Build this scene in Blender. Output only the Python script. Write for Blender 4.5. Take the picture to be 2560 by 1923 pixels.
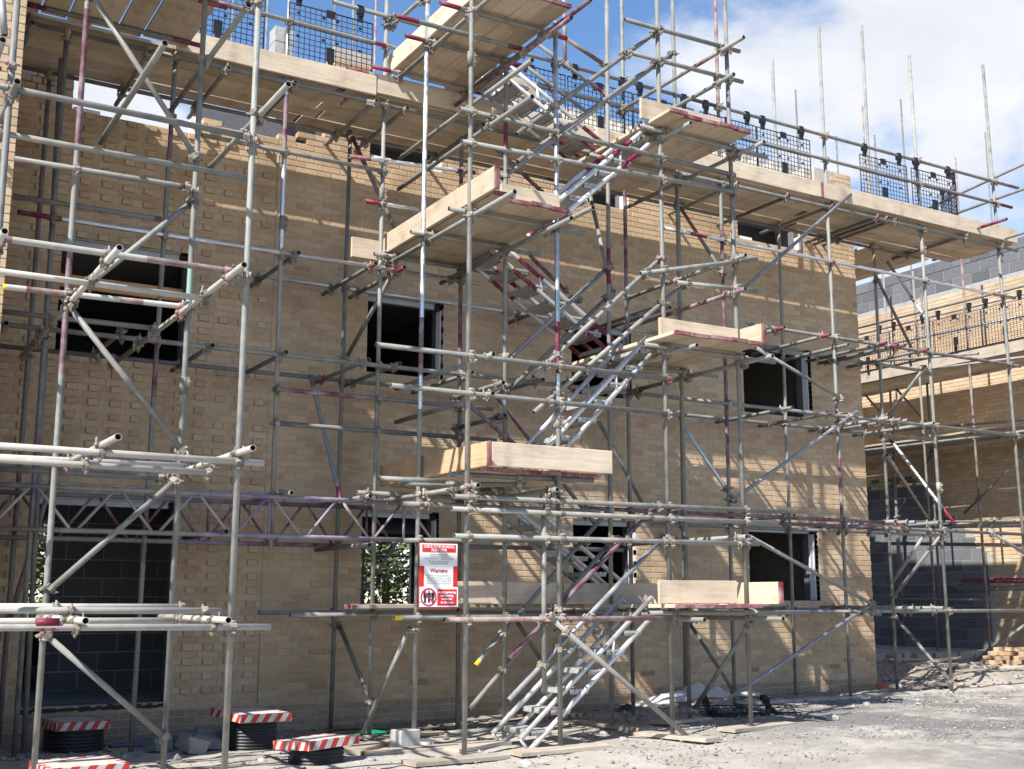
import bpy, bmesh, math, random
from mathutils import Vector, Matrix, noise
random.seed(7)
SKY_STRENGTH=.092; SUN_STRENGTH=5.0; EXPOSURE=.95; CLOUD_LOC=(.35,.1,.0); CLOUD_COL=(5.9,5.95,6.05,1)
CLOUD_BANKS=[((.765,.515,.385),.968,.997,.15),((.605,.69,.365),.991,.9995,.16),((.27,.87,.40),.96,1.0,.2)]; SKY_VALUE=1.3

R=random.random
def U(a,b): return random.uniform(a,b)
for o in list(bpy.data.objects): bpy.data.objects.remove(o)
SC=bpy.context.scene
COL=SC.collection
# ------------------------------------------------------------------ camera
CAM=Vector((-13.9216,-12.7987,1.2106))
yaw,pitch,roll=math.radians(30.5957),math.radians(10.3631),math.radians(0.0468)
fw=Vector((math.sin(yaw)*math.cos(pitch),math.cos(yaw)*math.cos(pitch),math.sin(pitch)))
rt=Vector((math.cos(yaw),-math.sin(yaw),0)); up=rt.cross(fw)
r2=rt*math.cos(roll)+up*math.sin(roll); u2=up*math.cos(roll)-rt*math.sin(roll)
cd=bpy.data.cameras.new('camera'); cam=bpy.data.objects.new('camera',cd); COL.objects.link(cam)
m=Matrix((r2,u2,-fw)).transposed().to_4x4(); m.translation=CAM; cam.matrix_world=m
cd.sensor_width=36; cd.lens=36*2941.23/2560; cd.clip_start=.1; cd.clip_end=3000
SC.camera=cam
def project(p):
    d=Vector(p)-CAM; z=d.dot(fw)
    return (1280+2941*d.dot(r2)/z, 961.5-2941*d.dot(u2)/z, z)
# ------------------------------------------------------------------ light
SUNDIR=Vector((-.905,-.415,.985)).normalized()      # towards the sun
elev=math.asin(SUNDIR.z); azim=math.atan2(SUNDIR.x,SUNDIR.y)
w=bpy.data.worlds.new('World'); SC.world=w; w.use_nodes=True
nt=w.node_tree; nt.nodes.clear()
def N(nt,t,**k):
    n=nt.nodes.new(t)
    for a,b in k.items(): setattr(n,a,b)
    return n
def ramp(nt,els):
    r=N(nt,'ShaderNodeValToRGB'); e=r.color_ramp.elements
    e[0].position,e[0].color=els[0][0],(*els[0][1],1); e[1].position,e[1].color=els[-1][0],(*els[-1][1],1)
    for p,c in els[1:-1]:
        x=e.new(p); x.color=(*c,1)
    return r
wo=N(nt,'ShaderNodeOutputWorld'); bg=N(nt,'ShaderNodeBackground'); bg.inputs[1].default_value=SKY_STRENGTH
sky=N(nt,'ShaderNodeTexSky',sky_type='NISHITA'); sky.sun_disc=False; sky.sun_elevation=elev; sky.sun_rotation=azim
sky.air_density=.85; sky.dust_density=.05; sky.ozone_density=1.6
tc=N(nt,'ShaderNodeTexCoord'); mp=N(nt,'ShaderNodeMapping'); mp.inputs['Scale'].default_value=(1,1,1.8); mp.inputs['Location'].default_value=CLOUD_LOC
L=nt.links; L.new(tc.outputs['Generated'],mp.inputs[0])
n1=N(nt,'ShaderNodeTexNoise'); n1.inputs['Scale'].default_value=3.2; n1.inputs['Detail'].default_value=8; n1.inputs['Roughness'].default_value=.56; n1.inputs['Distortion'].default_value=.3
L.new(mp.outputs[0],n1.inputs['Vector'])
def mth(op,a,b):
    m=N(nt,'ShaderNodeMath',operation=op)
    for i,v in enumerate((a,b)):
        if isinstance(v,(int,float)): m.inputs[i].default_value=v
        else: L.new(v,m.inputs[i])
    return m.outputs[0]
tot=mth('ADD',mth('MULTIPLY',mth('SUBTRACT',n1.outputs[0],.5),2.1),.42)
for d,lo,hi,amt in CLOUD_BANKS:
    dn=N(nt,'ShaderNodeVectorMath',operation='DOT_PRODUCT'); L.new(tc.outputs['Generated'],dn.inputs[0]); dn.inputs[1].default_value=Vector(d).normalized()
    mr=N(nt,'ShaderNodeMapRange',interpolation_type='SMOOTHSTEP'); mr.inputs['From Min'].default_value=lo; mr.inputs['From Max'].default_value=hi; mr.inputs['To Max'].default_value=amt; L.new(dn.outputs['Value'],mr.inputs[0])
    tot=mth('ADD',tot,mr.outputs[0])
rp=N(nt,'ShaderNodeMapRange',interpolation_type='SMOOTHSTEP'); rp.inputs['From Min'].default_value=.50; rp.inputs['From Max'].default_value=.80; L.new(tot,rp.inputs[0])
mx=N(nt,'ShaderNodeMix',data_type='RGBA'); mx.inputs[7].default_value=CLOUD_COL
hs=N(nt,'ShaderNodeHueSaturation'); hs.inputs['Saturation'].default_value=1.12; hs.inputs['Value'].default_value=SKY_VALUE; L.new(sky.outputs[0],hs.inputs['Color'])
n2=N(nt,'ShaderNodeTexNoise'); n2.inputs['Scale'].default_value=5.5; n2.inputs['Detail'].default_value=6; L.new(mp.outputs[0],n2.inputs['Vector'])
cr=ramp(nt,[(.3,tuple(c*k for c,k in zip(CLOUD_COL,(.76,.80,.87)))),(.62,CLOUD_COL[:3])]); L.new(n2.outputs[0],cr.inputs[0]); L.new(cr.outputs[0],mx.inputs[7])
L.new(rp.outputs[0],mx.inputs[0]); L.new(hs.outputs[0],mx.inputs[6]); L.new(mx.outputs[2],bg.inputs[0]); L.new(bg.outputs[0],wo.inputs[0])
sd=bpy.data.lights.new('sun','SUN'); sd.energy=SUN_STRENGTH; sd.angle=math.radians(.53); sd.color=(1,.955,.89)
so=bpy.data.objects.new('sun',sd); COL.objects.link(so); so.rotation_euler=SUNDIR.to_track_quat('Z','Y').to_euler(); so.location=(-30,-20,40)
SC.view_settings.view_transform='Standard'; SC.view_settings.look='None'; SC.view_settings.gamma=1; SC.view_settings.exposure=EXPOSURE
SC.view_settings.use_curve_mapping=False
SC.cycles.max_bounces=8; SC.cycles.use_denoising=True
# ------------------------------------------------------------------ materials
MATS={}
def base_mat(name,rough=.8,metal=0.,bump=0.,bscale=60.,bdetail=4):
    m=bpy.data.materials.new(name); m.use_nodes=True; nt=m.node_tree
    b=nt.nodes['Principled BSDF']; b.inputs['Roughness'].default_value=rough; b.inputs['Metallic'].default_value=metal
    b.inputs['Specular IOR Level'].default_value=.3
    c=N(nt,'ShaderNodeTexCoord')
    if bump:
        n=N(nt,'ShaderNodeTexNoise'); n.inputs['Scale'].default_value=bscale; n.inputs['Detail'].default_value=bdetail
        bp=N(nt,'ShaderNodeBump'); bp.inputs['Strength'].default_value=bump; bp.inputs['Distance'].default_value=.01
        nt.links.new(c.outputs['Object'],n.inputs['Vector']); nt.links.new(n.outputs[0],bp.inputs['Height']); nt.links.new(bp.outputs[0],b.inputs['Normal'])
    MATS[name]=m
    return m,nt,b,c
def noise_col(nt,c,scale,els,detail=5,rough=.6,coord='Object',vec=None,stretch=None):
    n=N(nt,'ShaderNodeTexNoise'); n.inputs['Scale'].default_value=scale; n.inputs['Detail'].default_value=detail; n.inputs['Roughness'].default_value=rough
    src=c.outputs[coord]
    if stretch:
        mp=N(nt,'ShaderNodeMapping'); mp.inputs['Scale'].default_value=stretch; nt.links.new(src,mp.inputs[0]); src=mp.outputs[0]
    nt.links.new(src,n.inputs['Vector']); r=ramp(nt,els); nt.links.new(n.outputs[0],r.inputs[0]); return r
def mixc(nt,a,b,fac,mode='MIX'):
    m=N(nt,'ShaderNodeMix',data_type='RGBA',blend_type=mode)
    for s,v in ((6,a),(7,b)):
        if isinstance(v,tuple): m.inputs[s].default_value=(*v,1)
        else: nt.links.new(v,m.inputs[s])
    if isinstance(fac,float): m.inputs[0].default_value=fac
    else: nt.links.new(fac,m.inputs[0])
    return m.outputs[2]
def plain(name,col,rough=.7,metal=0.,var=.15,scale=8.,bump=.1,bscale=80.):
    m,nt,b,c=base_mat(name,rough,metal,bump,bscale)
    d=tuple(x*(1-var) for x in col); l=tuple(min(1,x*(1+var)) for x in col)
    r=noise_col(nt,c,scale,[(.3,d),(.7,l)]); nt.links.new(r.outputs[0],b.inputs['Base Color']); return m
def tube_mat(name,col,rough,metal,dust,dcol=(.36,.345,.315)):
    m,nt,b,c=base_mat(name,rough,metal,.12,45.)
    oi=N(nt,'ShaderNodeObjectInfo')
    off=N(nt,'ShaderNodeVectorMath',operation='ADD'); sc=N(nt,'ShaderNodeVectorMath',operation='SCALE'); sc.inputs['Scale'].default_value=30
    cmb=N(nt,'ShaderNodeCombineXYZ')
    for i in range(3): nt.links.new(oi.outputs['Random'],cmb.inputs[i])
    nt.links.new(cmb.outputs[0],sc.inputs[0]); nt.links.new(c.outputs['Object'],off.inputs[0]); nt.links.new(sc.outputs[0],off.inputs[1])
    def nz(s,els,det=6,ro=.65):
        n=N(nt,'ShaderNodeTexNoise'); n.inputs['Scale'].default_value=s; n.inputs['Detail'].default_value=det; n.inputs['Roughness'].default_value=ro
        nt.links.new(off.outputs[0],n.inputs['Vector']); r=ramp(nt,els); nt.links.new(n.outputs[0],r.inputs[0]); return r.outputs[0]
    a=nz(2.5,[(.3,tuple(x*.78 for x in col)),(.7,tuple(min(1,x*1.15) for x in col))])
    f=nz(7.,[(.5-dust*.35,(0,0,0)),(.78-dust*.3,(1,1,1))])
    k=mixc(nt,a,dcol,f)
    rm=N(nt,'ShaderNodeMapRange'); rm.inputs['To Min'].default_value=.72; rm.inputs['To Max'].default_value=1.12
    nt.links.new(oi.outputs['Random'],rm.inputs[0])
    v=N(nt,'ShaderNodeVectorMath',operation='SCALE'); nt.links.new(k,v.inputs[0]); nt.links.new(rm.outputs[0],v.inputs['Scale'])
    nt.links.new(v.outputs[0],b.inputs['Base Color'])
    rr=N(nt,'ShaderNodeMapRange'); rr.inputs['To Min'].default_value=rough; rr.inputs['To Max'].default_value=.85; nt.links.new(f,rr.inputs[0]); nt.links.new(rr.outputs[0],b.inputs['Roughness'])
    mm=N(nt,'ShaderNodeMapRange'); mm.inputs['To Min'].default_value=metal; mm.inputs['To Max'].default_value=0; nt.links.new(f,mm.inputs[0]); nt.links.new(mm.outputs[0],b.inputs['Metallic'])
    return m
TM={'g':tube_mat('galvanised_tube',(.205,.21,.20),.52,.3,.42,(.28,.27,.243)),
 'w':tube_mat('dusty_tube',(.33,.32,.295),.6,.1,.8,(.42,.40,.365)),
 'd':tube_mat('dull_tube',(.17,.175,.175),.55,.35,.25,(.24,.23,.215)),
 'c':tube_mat('bright_zinc_tube',(.62,.64,.67),.28,.85,.1,(.5,.49,.47)),
 'b':tube_mat('bluish_tube',(.28,.295,.335),.45,.5,.25),
 'q':tube_mat('worn_red_tube',(.16,.045,.055),.6,.1,.55,(.28,.245,.225)),
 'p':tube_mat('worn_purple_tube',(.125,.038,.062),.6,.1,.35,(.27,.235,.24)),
 'r':tube_mat('red_painted_tube',(.17,.012,.038),.5,0.,.12,(.27,.15,.16)),
 'y':plain('yellow_cap',(.75,.5,.03),.5),
 'n':tube_mat('green_marked_tube',(.2,.42,.32),.6,.1,.4),
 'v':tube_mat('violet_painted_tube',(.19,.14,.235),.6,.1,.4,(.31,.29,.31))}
TUBE_IN=plain('tube_bore',(.05,.045,.04),.9)
COUPLER=tube_mat('coupler_steel',(.15,.135,.115),.6,.3,.45,(.36,.32,.27))
COUPLER_RED=tube_mat('coupler_red',(.22,.04,.055),.6,.2,.5,(.38,.3,.27))
ALU=tube_mat('aluminium_rail',(.66,.67,.69),.38,.6,.2,(.55,.54,.52))
TREAD=plain('aluminium_tread',(.42,.41,.39),.55,.3,.22,20.)
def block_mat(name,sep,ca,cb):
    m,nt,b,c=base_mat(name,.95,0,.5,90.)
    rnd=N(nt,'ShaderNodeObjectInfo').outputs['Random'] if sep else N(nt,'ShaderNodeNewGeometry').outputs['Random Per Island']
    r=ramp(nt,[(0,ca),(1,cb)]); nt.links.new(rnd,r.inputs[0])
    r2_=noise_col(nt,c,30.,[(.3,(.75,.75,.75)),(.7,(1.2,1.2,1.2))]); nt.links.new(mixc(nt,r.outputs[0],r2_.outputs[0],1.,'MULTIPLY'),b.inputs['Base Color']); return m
def brick_mat(name,sep):
    m,nt,b,c=base_mat(name,.9,0,.35,140.)
    if sep: rnd=N(nt,'ShaderNodeObjectInfo').outputs['Random']
    else: rnd=N(nt,'ShaderNodeNewGeometry').outputs['Random Per Island']
    r=ramp(nt,[(0,(.435,.31,.193)),(.35,(.475,.345,.218)),(.65,(.51,.376,.242)),(.9,(.535,.40,.265)),(.95,(.465,.30,.185)),(1,(.44,.27,.172))])
    nt.links.new(rnd,r.inputs[0])
    g=N(nt,'ShaderNodeNewGeometry')
    n=N(nt,'ShaderNodeTexNoise'); n.inputs['Scale'].default_value=22; n.inputs['Detail'].default_value=6
    nt.links.new(g.outputs['Position'],n.inputs['Vector']); r2_=ramp(nt,[(.3,(.9,.89,.88)),(.7,(1.08,1.08,1.08))]); nt.links.new(n.outputs[0],r2_.inputs[0])
    k=mixc(nt,r.outputs[0],r2_.outputs[0],1.,'MULTIPLY')
    n3=N(nt,'ShaderNodeTexNoise'); n3.inputs['Scale'].default_value=.9; n3.inputs['Detail'].default_value=5
    nt.links.new(g.outputs['Position'],n3.inputs['Vector']); r3=ramp(nt,[(.33,(.80,.775,.745)),(.5,(.98,.98,.98)),(.68,(1.07,1.07,1.07))]); nt.links.new(n3.outputs[0],r3.inputs[0])
    k=mixc(nt,k,r3.outputs[0],1.,'MULTIPLY')
    nt.links.new(k,b.inputs['Base Color']); return m
PLINTH=block_mat('brown_plinth_brick',False,(.30,.21,.145),(.385,.28,.195)); PLINTH1=block_mat('brown_plinth_brick_single',True,(.30,.21,.145),(.385,.28,.195))
BRICK=brick_mat('buff_brick',False); BRICK1=brick_mat('buff_brick_single',True)
MORTAR=plain('mortar',(.42,.38,.33),.95,0,.15,6.,.4,120.)
BLOCK=block_mat('shade_grey_block',False,(.10,.10,.105),(.135,.135,.14)); BLOCK1=block_mat('shade_grey_block_single',True,(.095,.098,.108),(.15,.153,.168))  # block tone darkened to stand in for shade on the lower panel
BLOCKL=block_mat('sunlit_grey_block',True,(.17,.175,.19),(.225,.23,.245)); BLOCKP=block_mat('partition_block',False,(.13,.13,.135),(.175,.175,.18)); PJOINT=plain('partition_joint',(.42,.41,.40),.95)  # BLOCKL: same block type, left lighter for the sunlit top courses
BLOCKJ=plain('block_joint',(.31,.305,.29),.95)
def wood_mat(name,ca,cb,cg,axis):
    m,nt,b,c=base_mat(name,.8,0,.15,30.)
    st=[9,9,9]; st[axis]=.6
    oi=N(nt,'ShaderNodeObjectInfo'); mp=N(nt,'ShaderNodeMapping'); mp.inputs['Scale'].default_value=st
    cmb=N(nt,'ShaderNodeCombineXYZ'); mu=N(nt,'ShaderNodeMath',operation='MULTIPLY'); mu.inputs[1].default_value=50; nt.links.new(oi.outputs['Random'],mu.inputs[0])
    for i in range(3): nt.links.new(mu.outputs[0],cmb.inputs[i])
    nt.links.new(cmb.outputs[0],mp.inputs['Location']); nt.links.new(c.outputs['Object'],mp.inputs[0])
    n=N(nt,'ShaderNodeTexNoise'); n.inputs['Scale'].default_value=4.5; n.inputs['Detail'].default_value=8; n.inputs['Roughness'].default_value=.62; n.inputs['Distortion'].default_value=.7
    nt.links.new(mp.outputs[0],n.inputs['Vector']); r=ramp(nt,[(.25,cg),(.42,ca),(.62,cb),(.8,tuple(x*.93 for x in cb))]); nt.links.new(n.outputs[0],r.inputs[0])
    n4=N(nt,'ShaderNodeTexNoise'); n4.inputs['Scale'].default_value=3.2; n4.inputs['Detail'].default_value=6
    nt.links.new(c.outputs['Object'],n4.inputs['Vector']); r4=ramp(nt,[(.30,(.66,.62,.58)),(.46,(.97,.97,.96)),(.7,(1.08,1.08,1.08))]); nt.links.new(n4.outputs[0],r4.inputs[0])
    k=mixc(nt,r.outputs[0],r4.outputs[0],1.,'MULTIPLY')
    rm=N(nt,'ShaderNodeMapRange'); rm.inputs['To Min'].default_value=.8; rm.inputs['To Max'].default_value=1.1; nt.links.new(oi.outputs['Random'],rm.inputs[0])
    v=N(nt,'ShaderNodeVectorMath',operation='SCALE'); nt.links.new(k,v.inputs[0]); nt.links.new(rm.outputs[0],v.inputs['Scale']); nt.links.new(v.outputs[0],b.inputs['Base Color'])
    return m
WOOD=wood_mat('board_timber',(.50,.405,.30),(.565,.47,.36),(.42,.325,.23),0)
WOODF=wood_mat('fresh_timber',(.50,.33,.19),(.58,.40,.25),(.38,.22,.11),0)
WOODO=wood_mat('orange_timber',(.50,.27,.13),(.58,.34,.18),(.36,.17,.07),0)
WOODM=wood_mat('tan_board',(.46,.375,.29),(.52,.43,.34),(.38,.30,.22),0)
WOODD=wood_mat('dusty_board',(.38,.325,.26),(.43,.375,.31),(.31,.255,.195),0)
BENDP=tube_mat('board_end_paint',(.18,.03,.05),.8,0,.35,(.36,.24,.23))
WHITE=plain('white_plastic',(.78,.78,.78),.45,0,.04)
LINTEL=plain('lintel_steel',(.42,.42,.42),.5,.3,.1)
DARKPL=plain('black_plastic',(.018,.018,.022),.45,0,.2,10.,.05)
GUARDM=plain('guard_wire',(.016,.018,.032),.5,.0,.2)
CONC=plain('concrete',(.33,.31,.275),.95,0,.2,5.,.5,60.)
CONCD=plain('grey_concrete_block',(.37,.365,.35),.95,0,.2,14.,.6,90.)
REDP=plain('tape_red',(.40,.04,.032),.5,0,.3,9.); WHT=plain('tape_white',(.46,.435,.41),.6,0,.16,9.)
DUSTW=plain('dusty_lid_sheet',(.47,.435,.40),.8,0,.16,6.)
SIGNR=plain('sign_red',(.60,.03,.03),.4,0,.05); SIGNW=plain('sign_white',(.80,.79,.80),.4,0,.03); SIGNK=plain('sign_black',(.02,.02,.025),.5); SIGNB=plain('sign_board_back',(.36,.05,.05),.6); SIGNG=plain('sign_grey_text',(.25,.25,.27),.5); SIGNP=plain('sign_crimson',(.50,.03,.07),.45)
GREENP=plain('green_sheet',(.01,.22,.10),.5); BLUEP=plain('blue_sheet',(.16,.17,.28),.6,0,.3,9.)
def sheet_mat():
    m,nt,b,c=base_mat('clear_polythene',.25,0,.3,25.); b.inputs['Base Color'].default_value=(.72,.71,.76,1); b.inputs['Alpha'].default_value=.62; b.inputs['Specular IOR Level'].default_value=.6; return m
POLY=sheet_mat()
STONE=block_mat('rubble_stone',True,(.24,.23,.215),(.40,.38,.35)); BROKEN=block_mat('broken_block',True,(.15,.15,.155),(.23,.228,.225)); STONES=block_mat('gravel_stone',False,(.11,.11,.113),(.36,.345,.32))
REDBRICK=plain('red_brick',(.36,.11,.07),.9,0,.25,20.)
LEAF=block_mat('leaf_green',False,(.07,.095,.03),(.14,.16,.075)); BARK=plain('bark',(.16,.125,.09),.95)
def ground_mat():
    m,nt,b,c=base_mat('site_ground',.97,0,0)
    g=N(nt,'ShaderNodeNewGeometry').outputs['Position']
    def nz(s,els,det=6,ro=.62):
        n=N(nt,'ShaderNodeTexNoise'); n.inputs['Scale'].default_value=s; n.inputs['Detail'].default_value=det; n.inputs['Roughness'].default_value=ro
        nt.links.new(g,n.inputs['Vector']); r=ramp(nt,els); nt.links.new(n.outputs[0],r.inputs[0]); return r.outputs[0],n
    dust,_=nz(1.6,[(.3,(.32,.285,.235)),(.5,(.40,.367,.32)),(.72,(.47,.44,.395))])
    fine,_=nz(60.,[(.3,(.70,.70,.70)),(.7,(1.22,1.22,1.22))],8,.75)
    grav,_=nz(95.,[(.36,(.05,.05,.053)),(.5,(.12,.12,.123)),(.66,(.33,.315,.30))],3)
    mask,_=nz(.75,[(.41,(0,0,0)),(.53,(1,1,1))],9,.74)
    sp=N(nt,'ShaderNodeSeparateXYZ'); nt.links.new(g,sp.inputs[0])
    fx=N(nt,'ShaderNodeMapRange'); fx.inputs['From Min'].default_value=-7.2; fx.inputs['From Max'].default_value=-4.2; nt.links.new(sp.outputs[0],fx.inputs[0])
    fy=N(nt,'ShaderNodeMapRange'); fy.inputs['From Min'].default_value=-1.25; fy.inputs['From Max'].default_value=-1.7; nt.links.new(sp.outputs[1],fy.inputs[0])
    a=N(nt,'ShaderNodeMath',operation='MULTIPLY'); nt.links.new(fx.outputs[0],a.inputs[0]); nt.links.new(fy.outputs[0],a.inputs[1])
    a2=N(nt,'ShaderNodeMath',operation='MULTIPLY'); nt.links.new(a.outputs[0],a2.inputs[0]); nt.links.new(mask,a2.inputs[1])
    a3=N(nt,'ShaderNodeMath',operation='MULTIPLY'); a3.inputs[1].default_value=.9; nt.links.new(a2.outputs[0],a3.inputs[0])
    k=mixc(nt,dust,fine,1.,'MULTIPLY'); k=mixc(nt,k,grav,a3.outputs[0])
    soil,_=nz(3.,[(.3,(.17,.14,.108)),(.7,(.29,.25,.20))])
    sy=N(nt,'ShaderNodeMapRange'); sy.inputs['From Min'].default_value=-1.3; sy.inputs['From Max'].default_value=-.5; sy.inputs['To Max'].default_value=.75; nt.links.new(sp.outputs[1],sy.inputs[0])
    k=mixc(nt,k,soil,sy.outputs[0])
    nt.links.new(k,b.inputs['Base Color'])
    n=N(nt,'ShaderNodeTexNoise'); n.inputs['Scale'].default_value=55; n.inputs['Detail'].default_value=8; n.inputs['Roughness'].default_value=.8; nt.links.new(g,n.inputs['Vector'])
    bp=N(nt,'ShaderNodeBump'); bp.inputs['Strength'].default_value=.7; bp.inputs['Distance'].default_value=.015; nt.links.new(n.outputs[0],bp.inputs['Height']); nt.links.new(bp.outputs[0],b.inputs['Normal'])
    return m
GROUND=ground_mat()
# ------------------------------------------------------------------ helpers
def link(name,mesh,parent=None):
    o=bpy.data.objects.new(name,mesh); COL.objects.link(o)
    if parent: o.parent=parent
    return o
def obj(name,bm,mats,parent=None,smooth=False):
    me=bpy.data.meshes.new(name); bm.to_mesh(me); bm.free()
    for x in (mats if isinstance(mats,(list,tuple)) else [mats]): me.materials.append(x)
    if smooth:
        for p in me.polygons: p.use_smooth=True
    return link(name,me,parent)
def tag(o,label,cat,group=None,kind=None):
    if label: o['label']=label
    if cat: o['category']=cat
    if group: o['group']=group
    if kind: o['kind']=kind
    return o
def thing(name,label,cat,loc=(0,0,0),group=None,rz=0):
    o=bpy.data.objects.new(name,None); COL.objects.link(o); o.location=loc; o.rotation_euler=(0,0,rz); o.empty_display_size=.1
    return tag(o,label,cat,group)
def box(bm,x0,x1,y0,y1,z0,z1,M=None,mi=0):
    v=[bm.verts.new(p) for p in ((x0,y0,z0),(x1,y0,z0),(x1,y1,z0),(x0,y1,z0),(x0,y0,z1),(x1,y0,z1),(x1,y1,z1),(x0,y1,z1))]
    if M: 
        for q in v: q.co=M@q.co
    for f in ((0,3,2,1),(4,5,6,7),(0,1,5,4),(1,2,6,5),(2,3,7,6),(3,0,4,7)):
        bm.faces.new([v[i] for i in f]).material_index=mi
    return v
def frame(d):
    d=Vector(d).normalized(); a=Vector((0,0,1)) if abs(d.z)<.9 else Vector((1,0,0))
    u=d.cross(a).normalized(); return u,d.cross(u).normalized(),d
def ring(bm,c,u,v,r,n,ph=0): return [bm.verts.new(c+u*(r*math.cos(2*math.pi*i/n+ph))+v*(r*math.sin(2*math.pi*i/n+ph))) for i in range(n)]
def bridge(bm,a,b,mi=0,smooth=True,flip=False):
    n=len(a)
    for i in range(n):
        q=[a[i],a[(i+1)%n],b[(i+1)%n],b[i]]
        f=bm.faces.new(q[::-1] if flip else q); f.material_index=mi; f.smooth=smooth
def rod(bm,A,B,r,n=8,mi=0,cap=True,r1=None):
    A,B=Vector(A),Vector(B); u,v,d=frame(B-A); a=ring(bm,A,u,v,r,n); b=ring(bm,B,u,v,r if r1 is None else r1,n); bridge(bm,a,b,mi)
    if cap:
        f=bm.faces.new(a[::-1]); f.material_index=mi; f=bm.faces.new(b); f.material_index=mi
def hollow(bm,A,B,bands,codes,r=.02415,n=14):
    A,B=Vector(A),Vector(B); u,v,d=frame(B-A); Ln=(B-A).length
    ts=sorted(set([0.,1.]+[min(1,max(0,t)) for b in bands for t in b[:2]]))
    rings=[ring(bm,A+(B-A)*t,u,v,r,n) for t in ts]
    for i in range(len(ts)-1):
        tm=(ts[i]+ts[i+1])/2; mi=0
        for b in bands:
            if b[0]<=tm<=b[1]: mi=codes.index(b[2])
        bridge(bm,rings[i],rings[i+1],mi)
    dep=min(.12,Ln*.3); mi=len(codes)
    for e,(P,s,rg) in enumerate(((A,1,rings[0]),(B,-1,rings[-1]))):
        i0=ring(bm,P,u,v,r*.84,n); i1=ring(bm,P+d*(s*dep),u,v,r*.84,n)
        bridge(bm,rg,i0,0 if e==0 else rings and 0,False,flip=(e==0)); bridge(bm,i0,i1,mi,True,flip=(e==0))
        f=bm.faces.new(i1 if e else i1[::-1]); f.material_index=mi
    return
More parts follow.
